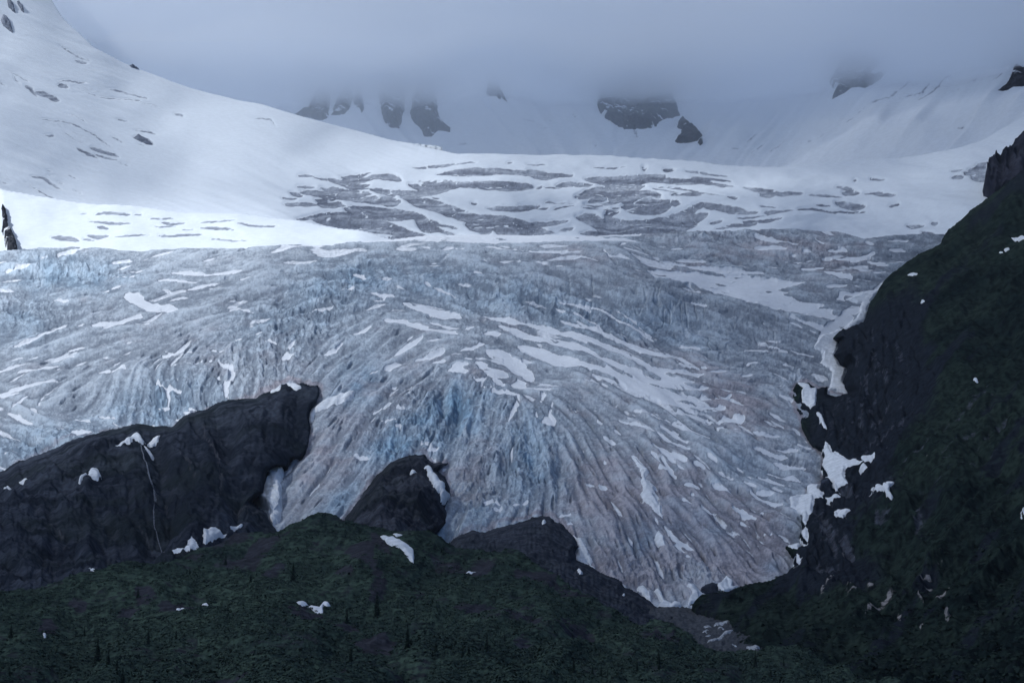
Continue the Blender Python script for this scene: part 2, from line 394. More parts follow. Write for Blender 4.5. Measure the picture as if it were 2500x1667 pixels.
# ------------------------------------------------------------------ ground cover drawn in plan of the survey
M_crev = blank()     # open crevasses showing old grey ice
for c, t in (('C2', '''w14 540 1068 750 1055 960 1045; w8 80 1112 180 1105 280 1095; w30 110 1125 200 1130 300 1125; w32 260 1115 340 1120 420 1125 470 1140;
 w24 0 1120 80 1140 180 1165 270 1170; w48 700 1110 900 1105 1100 1098 1300 1110 1420 1110 1560 1105; w40 860 1105 940 1095 990 1085; w60 1240 1100 1400 1118 1460 1125; w66 1640 1125 1800 1140 1950 1138 2150 1122; w44 2060 1145 2200 1160 2352 1165 2450 1168;
 w30 2140 1085 2220 1085; w34 2010 1065 2035 1070; w16 2270 1095 2352 1100 2450 1108; w64 520 1160 700 1180 870 1180; w50 720 1170 1000 1185 1200 1190 1360 1190; w8 1370 1190 1500 1195;
 w46 270 1190 400 1210 560 1218 760 1212; w40 1460 1180 1550 1168 1690 1168; w80 -60 1215 100 1222 250 1240 350 1280; w70 330 1262 460 1275; w70 -60 1290 20 1285 80 1300;
 w84 470 1245 620 1290 780 1345 950 1395 1050 1430; w110 970 1380 1100 1430 1250 1455 1400 1470; w60 880 1425 1040 1465; w84 110 1320 300 1340 420 1360 590 1370; w70 540 1350 630 1440 720 1460;
 w76 -80 1370 150 1385 280 1415 420 1450 580 1490; w44 -80 1400 80 1420 300 1450 640 1500; w30 340 1510 500 1507 620 1512; w16 650 1400 730 1430 830 1452; w24 630 1435 760 1475 890 1498;
 w48 1020 1308 1120 1322 1220 1320 1345 1303; w14 1330 1322 1410 1322; w12 1430 1330 1580 1315; w12 1390 1285 1600 1297; w14 915 1288 950 1285; w8 660 1250 720 1265;
 w80 1580 1260 1700 1220 1850 1200 2015 1185; w60 1640 1300 1750 1280 1900 1265; w26 1630 1335 1800 1330; w100 1860 1270 2000 1262 2120 1255; w94 1880 1320 2050 1320 2180 1325; w50 1765 1375 1860 1330; w34 2150 1285 2250 1315;
 w30 1290 1412 1400 1416 1530 1412; w70 1590 1385 1700 1405 1740 1430 1900 1450; w70 1770 1390 1900 1432 2100 1425 2352 1380; w70 1830 1470 2000 1462 2150 1450 2352 1400; w36 1610 1487 1700 1477 1830 1482;
 w34 1390 1475 1480 1467 1570 1448; w22 2080 1390 2200 1375 2352 1330; w26 2190 1248 2352 1257; w10 2060 1200 2200 1230 2352 1250; w10 1260 1047 1400 1047;w8 1140 1040 1180 1040;w8 1690 1065 1900 1065'''),
             ('C3', '''w30 0 1130 100 1150 260 1172; w16 240 1170 400 1180 510 1190; w16 180 1095 330 1108 470 1120; w18 230 1135 350 1145 480 1157; w10 0 1195 150 1205 300 1240 450 1270; w20 460 1270 525 1275; w36 100 1248 200 1252 300 1253; w36 -30 1265 60 1300 145 1308;
 w28 555 1190 650 1205 760 1215 940 1218; w24 660 1228 770 1222; w12 960 1225 1080 1230 1210 1241; w36 1145 1278 1230 1295 1340 1305; w12 1020 1292 1120 1296; w9 660 1303 770 1303; w26 685 1335 780 1330 880 1325; w9 860 1330 940 1332;
 w30 910 1323 1030 1330 1145 1342; w14 1120 1337 1240 1330 1345 1333; w26 -20 1395 100 1372 200 1347 300 1320 430 1325 655 1335; w28 390 1330 520 1342 655 1335; w60 -40 1435 120 1415 230 1385 330 1358; w60 -40 1465 150 1440 250 1395;
 w14 520 1384 650 1362 730 1346; w22 345 1407 425 1393; w32 560 1400 650 1402 760 1400; w16 730 1385 810 1392; w30 390 1445 500 1425 640 1425; w30 1190 1215 1300 1222; w13 1150 1185 1270 1200; w14 1265 1160 1285 1162; w20 1330 1230 1450 1225; w28 1400 1240 1530 1257; w11 1360 1142 1475 1152; w14 1485 1312 1555 1304;
 w14 985 1033 1090 1030 1175 1031; w28 1600 1410 1710 1405; w24 1695 1440 1795 1462; w15 1755 1392 1800 1392; w15 1780 1480 1865 1480; w17 1740 1510 1840 1520; w22 1600 1500 1700 1510; w24 1885 1135 1965 1130; w20 1890 1085 1960 1085; w26 1965 1105 2005 1112'''),
             ('C1', '''w16 1890 1180 2010 1182; w30 1850 1215 1930 1240; w50 1920 1210 2060 1225 2200 1220 2352 1230; w12 1795 1253 1900 1262; w26 1810 1290 1900 1295 2025 1298; w34 2010 1265 2120 1270 2200 1300; w14 1900 1110 2000 1115; w20 2000 1120 2120 1135 2250 1180 2352 1185; w30 2180 1130 2352 1140; w18 2040 1185 2160 1180; w14 2170 1115 2352 1100;
 w40 2200 1330 2352 1335; w30 1890 1395 2050 1370 2200 1365 2352 1365; w50 2000 1395 2200 1400 2352 1420; w40 2200 1380 2352 1400''')):
    draw_strokes(M_crev, strokes(c, t), soft=2.2, warp=.8)
draw_poly(M_crev, pts('C3', '1990 1085 2060 1045 2118 1025 2112 1165 2020 1150 2000 1120'))
M_graze = blank()    # thin grey marks on the snow slopes
draw_strokes(M_graze, strokes('C1', '''w14 380 280 480 345 580 385; w24 470 380 560 400; w11 40 455 120 490 190 530; w11 80 490 130 540; w28 155 545 200 575 235 618; w40 225 585 300 608 375 642; w12 365 518 430 508 500 525 555 522; w34 365 540 440 550;
 w9 470 590 560 590 680 620 830 630 900 650 990 695; w16 680 560 760 575 850 605 945 638; w8 935 655 1000 680 1060 700; w18 1105 718 1175 742; w13 1615 772 1720 775 1745 800 1762 822; w14 745 750 820 766; w15 855 820 920 825 1005 846; w42 855 865 920 885 975 918; w11 875 910 935 927;
 w12 255 765 400 780 500 810 600 860 690 920 735 955; w26 570 935 660 960 760 992; w24 475 940 560 975 630 1008; w15 595 975 680 1000 755 1013; w9 755 1028 828 1047; w7 415 725 470 740 560 785; w11 710 865 790 912; w10 0 535 42 552; w14 285 865 345 870; w8 400 840 470 890 560 925;
 w12 415 1095 495 1127; w22 190 1125 280 1130 320 1160 390 1197; w8 0 1110 95 1152; w9 155 1158 240 1200 355 1252; w14 280 1222 350 1250; w9 475 1192 520 1220; w7 0 1152 70 1165; w6 400 1200 525 1258; w8 300 1085 330 1090; w8 300 1110 350 1116; w7 0 1140 50 1160; w9 370 1145 405 1150'''), .8, 2.4, 1.0)
draw_strokes(M_graze, strokes('C1', 'w44 290 790 400 805 480 850 560 890 640 915 710 945; w40 470 545 600 575; w16 600 560 650 580'), .4, 6, 2)
M_rmark = blank()
draw_strokes(M_rmark, strokes('C1', '''w17 600 1360 700 1355 840 1366; w9 500 1355 560 1356; w15 575 1403 660 1415 740 1420 840 1422; w20 615 1438 695 1452; w10 945 1397 1040 1392 1115 1384; w19 1025 1418 1100 1426 1185 1413; w10 965 1442 1040 1446 1125 1444; w11 1265 1412 1400 1416 1500 1408; w15 1510 1428 1600 1441 1770 1440; w17 1270 1448 1400 1458 1490 1470;
 w28 330 1508 420 1514 500 1532; w26 555 1492 620 1507 695 1499; w13 525 1515 605 1527; w11 715 1508 850 1500 955 1497; w19 1020 1500 1150 1500 1300 1488; w9 1330 1520 1450 1526 1590 1530; w7 1150 1465 1240 1462; w8 860 1363 900 1365'''), 1, 2.2, 1.0)
draw_strokes(M_rmark, strokes('C4', 'w20 385 147 440 143 515 138; w8 185 150 205 152'), 1, 2.2)
M_streak = blank()   # avalanche runnels on the headwall
draw_strokes(M_streak, strokes('C3', '''w16 1340 732 1500 650 1600 560 1665 495; w14 1570 652 1700 600 1765 515; w18 1670 658 1780 590 1850 520 1920 508; w10 2120 548 2270 470; w14 585 978 660 930 695 890; w14 690 973 780 920 825 880; w6 825 880 865 905; w8 540 978 640 976 700 972; w14 585 910 600 870 640 820; w10 920 955 1040 920 1110 875; w10 440 950 545 933; w12 1895 795 2000 770; w10 1260 790 1350 725; w10 1480 690 1620 625; w9 1880 600 2110 490; w10 900 850 980 780; w12 1200 820 1270 780'''), .8, 4, 1.4)
draw_strokes(M_streak, strokes('C2', '''w9 755 900 880 887 1000 862 1060 832 1140 812; w7 560 857 715 850; w8 555 855 605 897; w14 1210 787 1330 797; w12 1360 757 1450 788; w10 1345 818 1445 852; w12 1555 745 1605 787; w10 1610 895 1740 945; w8 1265 655 1290 668; w30 1955 800 1975 870'''), .7, 3, 1.2)

M_snow = blank()     # snow lying in the hollows of the glacier
T = {}
T['C4'] = '''w62 790 470 870 495 960 530 1130 538; w44 800 455 910 475; w14 600 700 800 610 940 590; w8 10 315 200 255 330 215; w10 0 410 130 400; w12 330 485 440 488; w12 730 330 880 335; w14 950 310 1100 300 1250 295; w16 900 350 1100 350 1300 370; w10 640 440 720 410 800 400; w10 950 420 1100 425 1400 370 1700 330; w10 1150 310 1500 300 1900 280; w14 80 770 250 700 390 650; w12 460 600 530 578;
 w20 620 630 750 630 900 590; w10 470 650 700 640 900 600; w22 -20 935 80 910 185 888; w15 110 948 250 925 385 898; w10 0 862 200 848 245 835; w16 420 797 480 788 565 773; w9 580 660 750 640 950 640; w26 -20 1075 120 1040 390 985; w12 -10 1090 170 1058; w10 640 860 740 845; w8 330 850 500 840; w8 600 800 740 780; w8 780 770 900 745;
 w13 615 937 740 930 840 932; w8 660 946 740 945; w12 1175 768 1290 770; w11 1035 810 1120 835 1240 835; w18 1025 838 1085 843; w11 1345 822 1415 820; w9 1380 745 1500 748 1640 745; w11 1555 710 1600 722 1655 716; w14 1525 550 1600 565 1665 583; w9 1440 680 1510 690; w16 1685 762 1780 782; w8 1060 920 1250 900 1350 890;
 w15 2255 698 2340 668; w18 2050 830 2140 800 2195 745; w26 2260 315 2335 350; w8 2160 430 2260 428;
 w32 1385 893 1470 930 1490 970 1445 1035; w28 1430 995 1445 1080; w22 1325 890 1355 878; w30 1380 990 1400 992; w22 985 1018 1060 1050 1080 1090 1085 1135; w22 1050 1052 1110 1058 1168 1068; w16 1000 1132 1110 1142; w24 1160 1168 1220 1195; w15 1105 1215 1175 1224; w15 1190 1155 1300 1178;
 w32 45 1190 120 1232 210 1272; w18 75 1165 100 1140 185 1085; w32 190 1158 240 1205; w13 240 1145 295 1065; w13 470 1223 540 1230 615 1246; w15 625 1198 745 1217; w30 440 1320 520 1330 610 1318; w22 480 1350 570 1338; w14 805 1270 855 1277; w13 20 1465 70 1435; w15 160 1440 235 1457; w44 1800 870 1860 845; w15 1845 805 1885 755; w9 930 1250 1000 1240; w12 720 1240 780 1262; w9 330 1290 420 1285'''
T['C5'] = '''w11 610 252 700 235 775 188; w9 715 240 810 252; w13 155 312 200 340 245 352; w9 340 370 480 350; w17 225 440 330 455 425 462; w10 235 490 370 490; w54 470 498 600 530 700 570 850 590; w9 430 405 520 430 610 452; w10 620 378 750 420 840 438; w8 330 270 440 265; w9 560 150 700 165 860 150; w9 950 130 1200 160 1350 175; w8 900 215 1100 230 1300 245; w8 1000 100 1200 95; w10 1150 185 1340 180 1550 190; w8 1280 250 1500 290; w9 880 300 1100 305; w14 1750 170 1800 230 1950 240; w10 1850 150 1900 120;
 w26 350 620 500 640 640 685 850 712; w22 630 632 760 662 910 682; w18 870 672 940 652; w28 155 698 230 682 285 648; w32 415 833 520 782 615 730; w26 355 928 420 892 470 878; w24 550 862 650 850 760 812; w17 660 880 770 885; w26 405 1052 485 1028; w14 505 1075 518 1095; w15 285 1222 350 1180 420 1143; w13 335 1267 445 1257; w22 425 1302 475 1288; w20 450 1290 460 1322; w11 430 1178 505 1192; w10 250 960 330 930; w8 600 760 740 745;
 w40 770 938 900 952; w28 790 912 900 908; w18 860 870 990 868; w30 835 824 920 802 1010 765; w30 985 700 1110 692; w90 1020 830 1130 845 1200 885 1310 915; w60 950 895 1040 955 1150 955; w64 1210 965 1240 1005 1170 1025; w44 1040 985 1130 1035; w34 1230 832 1310 852; w60 1240 930 1320 945; w26 930 1002 1010 1003; w12 980 1045 1045 1052;
 w32 1050 1078 1150 1085 1215 1100; w34 1215 1090 1215 1150 1180 1205 1155 1270; w30 1385 1085 1355 1155; w18 1335 1190 1335 1245; w22 1432 1145 1415 1240; w56 1370 1260 1460 1258; w32 1320 1010 1400 1003 1485 1022; w22 1215 1048 1350 1052 1430 1062; w9 1490 960 1590 975; w9 1260 1110 1310 1130;
 w34 975 558 1060 590 1150 600 1260 628; w44 1070 638 1200 672 1330 705 1500 742 1650 792 1730 835; w40 1240 618 1400 650 1550 690 1680 732 1850 790 2000 880 2100 930 2200 985 2400 995; w38 1470 598 1600 630 1750 680 1880 735 2000 782 2120 822 2215 838; w20 1430 518 1560 550 1650 590 1750 645; w18 1460 478 1600 500 1690 527; w18 1590 480 1750 520 1870 590 1980 650 2080 710 2150 752; w11 1830 515 1960 600 2110 705; w18 2065 748 2140 790 2210 832;
 w80 1220 755 1350 790 1450 832 1620 885; w50 1530 855 1750 920 1900 982 2050 1040 2200 1080 2400 1095; w46 1700 825 1900 920 2050 982 2200 1020 2400 1045; w34 1690 955 1850 1010 2000 1062 2200 1120 2400 1145; w30 2090 905 2200 930 2400 948; w11 1770 1168 1900 1215 2020 1243; w11 1820 1223 2000 1280 2110 1335; w18 2150 1355 2240 1410 2320 1438; w15 2120 1288 2270 1342; w11 1695 1235 1780 1252; w24 1830 1285 1895 1322; w24 1755 1322 1840 1380; w13 2065 1408 2180 1470 2290 1525; w15 2055 1438 2130 1500 2210 1565; w24 1935 1455 2000 1512 2020 1565; w30 175 1470 265 1497; w10 2190 1262 2360 1345; w8 1600 1150 1800 1190 ; w8 1900 1170 2100 1220 2352 1290; w8 1750 1120 1950 1150; w32 2235 880 2370 897; w17 2205 745 2360 763; w12 2175 475 2360 512; w11 1555 1192 1605 1173; w12 1620 985 1800 1030; w10 600 1400 660 1405; w24 630 1455 700 1445; w20 640 1490 690 1510; w12 660 1450 710 1430'''
T['C6'] = '''w26 -20 210 150 240 400 290 720 302; w32 630 58 700 80 790 102; w34 640 148 740 137 840 150; w13 320 138 450 180 620 202; w17 790 222 900 225 1040 215; w17 1090 162 1230 158; w22 1140 212 1280 207 1400 178; w28 1240 232 1330 202 1400 178; w11 1320 113 1420 140 1470 185; w28 920 272 1080 260; w34 1070 290 1200 320 1260 352; w32 1150 325 1260 335; w24 1480 160 1610 165; w17 1350 230 1490 262; w14 1010 80 1090 130; w12 860 190 900 195; w12 560 185 640 210; w14 1450 110 1650 100; w10 1480 240 1620 215; w12 1380 300 1500 290; w12 1250 380 1310 400; w16 1080 405 1250 380; w12 700 260 900 262; w9 940 165 1000 170;
 w15 940 600 1050 650 1120 690; w13 855 618 980 670 1060 705; w12 860 588 1000 640 1110 682; w12 680 715 810 722; w17 630 708 700 742 800 772 950 800 1070 822; w14 110 743 190 758 290 765; w14 70 472 200 500 340 537; w14 560 772 640 768 720 772; w22 140 878 250 895 340 907; w24 -20 905 150 940 260 947; w16 20 978 150 1003 295 985; w22 -20 1058 100 1082 240 1100 330 1070; w20 130 1040 260 1035 390 1020; w17 230 1112 380 1087 490 1068; w22 270 1148 360 1140 450 1140; w12 350 1160 450 1156; w16 330 932 400 928 470 910; w18 580 864 650 858; w13 535 955 605 962; w15 800 868 880 888; w14 750 930 840 978; w14 720 993 810 1032; w15 780 1083 885 1132; w34 1010 940 1100 968; w11 900 680 960 690; w16 190 405 270 440; w9 640 620 720 640; w10 0 760 90 830;
 w18 20 1285 120 1340 210 1405; w14 110 1258 250 1320 380 1380 450 1405; w18 -10 1318 60 1370 190 1435; w22 -20 1395 80 1480 190 1565; w14 550 1318 700 1345 810 1352; w22 610 1428 760 1467 860 1472; w30 770 1432 910 1428; w34 750 1508 870 1545; w14 870 1388 1010 1422; w10 230 1190 350 1260; w34 240 1505 320 1540; w16 0 1530 120 1565; w12 400 1290 560 1330; w14 860 1270 930 1330 1000 1410'''
T['B2'] = '''w15 2040 88 2130 160 2220 212; w26 2175 203 2215 245; w15 2070 58 2160 112 2290 168; w22 2270 278 2352 300; w15 2150 8 2310 82; w17 2070 498 2115 548; w22 2145 552 2220 640 2330 705; w22 2210 675 2290 735; w11 2280 745 2330 768; w34 180 122 270 150; w14 640 97 710 88; w12 655 155 695 160; w10 585 58 645 76;
 w18 985 430 1060 432 1110 455; w14 1045 482 1120 478; w16 1185 525 1235 524; w13 1445 522 1560 508; w18 1515 572 1575 563; w11 725 222 765 198; w26 1740 300 1780 302; w10 1610 292 1710 296; w12 1740 145 1790 155; w16 1160 445 1280 420'''
T['B3'] = '''w14 255 158 315 205; w17 285 428 350 455 420 463; w28 495 428 570 470 650 510; w15 545 488 610 502; w28 180 280 290 302; w22 225 344 255 350; w15 350 273 430 300 505 347; w28 360 285 450 318; w15 160 378 245 412; w15 330 128 410 178; w11 505 178 580 225 630 270; w15 400 213 500 258; w24 650 240 760 270 890 298; w20 700 213 830 250 940 272; w15 560 278 650 315; w22 630 340 760 362; w22 590 338 700 390 820 432; w15 690 288 840 334; w14 535 530 610 558; w13 685 605 750 627; w26 750 153 850 185 970 190; w15 630 68 740 100 840 122; w18 790 76 920 86; w26 50 550 110 630 170 680 245 708; w18 110 673 195 733; w13 180 743 225 768; w18 -10 98 60 150 125 207; w18 30 68 130 120 195 168; w15 650 455 700 468; w22 80 205 120 245; w24 -10 280 20 320; w12 0 500 40 590; w20 0 360 45 480'''
for c in T: draw_strokes(M_snow, strokes(c, T[c]), soft=2.0, warp=.9)
draw_poly(M_snow, pts('C6', '-60 290 100 285 300 300 600 318 820 350 960 375 830 410 870 465 1000 500 1170 580 1120 600 1000 585 900 560 750 545 600 512 400 455 200 392 0 365'), soft=6, warp=2)
draw_poly(M_snow, pts('C6', '390 1230 420 1205 480 1210 560 1208 577 1235 555 1255 480 1247 400 1240 300 1228 150 1192 60 1160 250 1188'))
draw_poly(M_snow, pts('C6', '1500 300 1430 395 1420 420 1320 440 1200 450 1220 480 1310 500 1300 560 1260 612 1180 655 1040 705 1060 660 1150 600 1200 560 1240 500 1150 470 1180 430 1380 410'))
# the open water line of snow under the far crest and behind it
draw_strokes(M_snow, [(16, pts('S', '870 596 1000 583 1144 576 1259 576 1450 576 1560 570')), (14, pts('S', '1000 590 1300 586 1550 588'))], soft=6, warp=1)
# ------------------------------------------------------------------ flow of the ice: direction of its ridges and crevasses
FLOW = np.array([(-100, 650, -5), (50, 640, -8), (200, 680, -10), (50, 720, -8), (300, 780, -14), (550, 700, -6), (600, 790, -18), (200, 880, -16), (150, 950, -30), (300, 960, -70), (430, 1000, 60), (60, 1020, 25), (250, 1080, 10), (560, 950, -60), (650, 880, 80),
                 (800, 640, -4), (800, 720, -10), (1000, 600, -2), (1300, 600, 1), (1300, 650, 3), (1700, 590, 4), (1700, 650, 8), (2000, 600, 12), (2050, 650, -10), (1850, 680, 8), (1350, 740, 22), (1150, 760, 18), (1600, 820, 32), (1700, 880, 30), (1790, 930, 5), (1850, 920, -8),
                 (1750, 760, 12), (1900, 790, 12), (1980, 880, 30), (1900, 960, 45), (1800, 1000, 42), (1200, 850, 12), (1050, 790, 10), (1000, 850, -28), (900, 880, -35), (800, 880, -40), (820, 1000, -45), (950, 950, -45), (760, 1150, -50), (700, 1220, -55),
                 (1000, 1030, -65), (1080, 1080, -68), (1150, 1000, -75), (1200, 1080, -60), (1120, 1200, -58), (1180, 1240, -55), (1270, 1150, 82), (1350, 1120, 72), (1330, 1220, -75), (1400, 1000, 40), (1500, 980, 32), (1450, 1100, 62), (1560, 1150, 60), (1560, 1000, 34),
                 (1700, 1080, 36), (1650, 1200, 52), (1820, 1140, 22), (1900, 1180, 18), (1800, 1240, 36), (1880, 1300, 42), (1700, 1320, 50), (1750, 1400, 65), (1620, 1380, 70), (1500, 1330, 72), (1420, 1290, 60), (1550, 1440, 55), (900, 1180, -55), (1350, 930, 14)], float)
j0, j1 = int((520 - RY0) / RS), int((1580 - RY0) / RS)
i0, i1 = 0, int((2480 - RX0) / RS)
lx, ly = GX[j0:j1, i0:i1], GY[j0:j1, i0:i1]
c2 = 0; s2 = 0
for (x, y, a) in FLOW:
    w = 1 / (((lx - x) ** 2 + ((ly - y) * 1.3) ** 2) + 2500) ** 1.5
    c2 = c2 + w * math.cos(2 * radians(a)); s2 = s2 + w * math.sin(2 * radians(a))
ang = .5 * np.arctan2(s2, c2) + .22 * fbm(lx / 90, ly / 60, 2, 3) + .12 * vn(lx / 16, ly / 12, 6)
# make the direction continuous (pointing right or down)
dx, dy = np.cos(ang), np.sin(ang)
def lic(noise, n):
    H, W = noise.shape; jj, ii = np.mgrid[0:H, 0:W].astype(np.float32)
    acc = noise.copy(); tw = 1.0
    for sgn in (1, -1):
        x = ii.copy(); y = jj.copy(); pvx = dx * sgn; pvy = dy * sgn
        for k in range(n):
            xi = np.clip(x + .5, 0, W - 1).astype(np.int32); yi = np.clip(y + .5, 0, H - 1).astype(np.int32)
            vx = dx[yi, xi]; vy = dy[yi, xi]
            f = np.where(vx * pvx + vy * pvy < 0, -1, 1); vx = vx * f; vy = vy * f
            pvx, pvy = vx, vy
            x = x + vx; y = y + vy
            xi = np.clip(x + .5, 0, W - 1).astype(np.int32); yi = np.clip(y + .5, 0, H - 1).astype(np.int32)
            w = math.cos(k / n * math.pi / 2) ** 2
            acc += noise[yi, xi] * w; tw += w
    acc /= tw; acc -= acc.mean(); return acc / acc.std()
def blur(a, n):
    for _ in range(n):
        a = (a + np.roll(a, 1, 0) + np.roll(a, -1, 0)) / 3
        a = (a + np.roll(a, 1, 1) + np.roll(a, -1, 1)) / 3
    return a
nz = rng.random(lx.shape).astype(np.float32)
nz1 = blur(nz, 1)
nz2 = blur(rng.random(lx.shape).astype(np.float32), 3); nz3 = blur(rng.random(lx.shape).astype(np.float32), 9)
Lf, Lm, Lc, Ls = blank(), blank(), blank(), blank()
Ls[j0:j1, i0:i1] = lic(blur(rng.random(lx.shape).astype(np.float32), 2), 11)
Lf[j0:j1, i0:i1] = lic(nz1, 10); Lm[j0:j1, i0:i1] = lic(nz2, 24); Lc[j0:j1, i0:i1] = lic(nz3, 34)

def glacier_fields(u, v):
    """where the ice is broken, blue, dirty, snowy"""
    serac = blobs(u, v, [(1.2, 430, 985, 130, 60, -8), (1, 120, 1090, 180, 60, -8), (.9, 640, 900, 130, 60, -20), (1.0, 720, 790, 160, 70, -15), (.8, 860, 690, 130, 50, -10), (1, 620, 960, 90, 35, -20),
                         (1.1, 1030, 1040, 170, 90, -35), (1.0, 1280, 1130, 110, 130, 0), (.8, 1180, 1190, 60, 90, 20), (.8, 1200, 720, 160, 50, 8), (.8, 1420, 760, 150, 45, 15), (.7, 1550, 1400, 90, 60, 40), (.8, 1700, 1400, 90, 50, 10),
                         (.9, 150, 655, 170, 32, 4), (.9, 60, 760, 130, 50, 5), (.5, 1180, 800, 90, 50, 0), (.6, 1950, 900, 60, 60, 30), (.5, 1950, 1120, 50, 40, 20), (.7, 1750, 570, 150, 18, 0), (.6, 2000, 620, 120, 35, 10)])
    face = blobs(u, v, [(1.1, 1620, 775, 230, 50, 14), (1, 1800, 820, 130, 60, 10), (1.0, 150, 665, 150, 34, 2), (.9, 1450, 720, 130, 26, 8), (.7, 40, 740, 90, 40, 0)])
    blue = blobs(u, v, [(.75, 160, 670, 170, 45, 2), (.5, 40, 780, 110, 60, 0), (.75, 400, 985, 130, 55, -5), (.55, 100, 1090, 190, 60, -10), (.45, 700, 800, 150, 80, -15), (.5, 850, 690, 120, 50, -10), (1.0, 1060, 1040, 150, 60, -30), (.8, 940, 1090, 60, 40, 0), (.7, 870, 940, 60, 80, 30),
                       (.9, 1290, 1120, 90, 110, 0), (.5, 1110, 1020, 60, 90, 20), (.8, 1170, 1270, 60, 35, -10), (.9, 830, 1230, 26, 70, 38), (.8, 1070, 1310, 40, 20, 0), (.45, 1620, 790, 170, 45, 12), (.35, 1380, 770, 150, 60, 10), (.5, 1960, 1380, 10, 10, 0), (.5, 1885, 1383, 30, 22, 40),
                       (.4, 1720, 1000, 60, 25, 30), (.4, 1800, 1130, 90, 40, 30), (.4, 1700, 1270, 120, 60, 20), (.35, 1200, 720, 160, 50, 8), (.55, 1560, 1330, 50, 60, 20), (.3, 1000, 690, 200, 70, 0)])
    dirt = blobs(u, v, [(.9, 1800, 990, 110, 60, 35), (.9, 1600, 1250, 190, 150, 30), (.9, 1820, 1370, 110, 70, 20), (.7, 1850, 1270, 110, 60, 30), (.35, 1200, 950, 250, 80, 0), (.55, 780, 1180, 60, 120, 30), (.4, 850, 1030, 110, 90, -40), (.5, 1250, 790, 60, 30, 10),
                       (.45, 1850, 600, 200, 40, 6), (.5, 2050, 640, 90, 60, 0), (.3, 1600, 850, 200, 40, 25), (.45, 1150, 1170, 60, 110, 30), (.5, 1450, 1200, 70, 100, 10), (.5, 1530, 1400, 110, 60, 30), (.3, 1450, 640, 250, 40, 5), (.25, 600, 870, 200, 60, -10)])
    sn = blobs(u, v, [(.9, 400, 640, 400, 45, -3), (.5, 250, 830, 330, 80, -12), (1.1, 1250, 600, 520, 36, 1), (.7, 1600, 640, 350, 30, 6), (.8, 1500, 900, 330, 70, 22), (.6, 1750, 960, 150, 60, 20), (.5, 950, 760, 250, 60, 8), (.7, 2050, 600, 170, 60, 5), (.35, 1700, 1120, 260, 130, 30), (.4, 150, 950, 200, 60, -5), (.35, 350, 1080, 300, 50, -8)])
    return serac, face, np.clip(blue, 0, 1), np.clip(dirt, 0, 1), np.clip(sn, 0, 1.2)

def relief_glacier(u, v):
    serac, face, blue, dirt, sn = glacier_fields(u, v)
    f, m, c = sample(Lf, u, v), sample(Lm, u, v), sample(Lc, u, v)
    fade = sm(560, 640, v) * .75 + .25
    slot = sm(1.3, 2.3, sample(Ls, u, v) + .5 * fbm(u / 70, v / 40, 5, 3))
    z = fade * (-2.6 * slot + 1.0 * c + .4 * m + .2 * f + .22 * vn(u / 3.2, v / 2.6, 4))
    wu = u + 12 * fbm(u / 40, v / 30, 4, 3); wv = v + 9 * fbm(u / 44, v / 26, 7, 3)
    d1, d2, r = cells(wu / 18, wv / 15, 3)
    e1, e2, r2 = cells(wu / 7.5 + 40, wv / 6.5, 6)
    bl = 5.6 * fbm(wu / 34, wv / 24, 3, 5, .62, True) + (r - .5) * 1.6 + np.clip((d2 - d1) * 5, 0, 1) * .8 + (r2 - .5) * .9
    sw = np.clip(serac * .9 + .12, 0, 1)
    z = z * (1 - .3 * sw) + bl * sw ** 1.1 * .72
    crack = np.clip(1 - np.abs(vn(wu / 16, wv / 34, 11)) * 7, 0, 1) * sm(-.2, .4, vn(u / 30, v / 16, 13)) + .5 * np.clip(1 - np.abs(vn(wu / 60, wv / 12, 10)) * 7, 0, 1)
    z = z - crack * 2.4 * np.clip(face, 0, 1)
    # the big steps of the icefall
    def step_(cu, cv, ru, slope, h, w):
        line = cv + slope * (u - cu); wgt = np.exp(-((u - cu) / ru) ** 2)
        return h * wgt * (sm(w, -w * .4, v - line) - .5) * np.exp(-((v - line) / 90) ** 2)
    z = z + step_(1650, 745, 300, .22, 14, 40) + step_(150, 640, 170, 0, 10, 30) + step_(420, 960, 160, -.08, 9, 30) + step_(1150, 690, 220, .05, 7, 30)
    # deep holes of blue ice
    z = z - 7 * blobs(u, v, [(1, 1120, 1010, 14, 50, 10), (.8, 1300, 1110, 16, 60, -8), (.8, 1370, 1140, 18, 40, 10), (1, 1080, 980, 14, 30, 0), (.7, 960, 1080, 26, 20, 0), (.6, 1155, 1060, 12, 40, 30)])
    s = sample(M_snow, u, v)
    z = z * (1 - .72 * s) - .5 * s
    z = z + 5 * fbm(u / 160, v / 90, 9, 2)
    return z
M_rim = blank()
for O in (O_rock[2:34], O_mid[:19], O_brown[1:24], O_mount[34:61]):
    draw_strokes(M_rim, [(9, O[k:k + 2]) for k in range(len(O) - 1)], soft=3, warp=2)
M_rim = np.clip(blur(M_rim, 2) * 1.3, 0, 1)
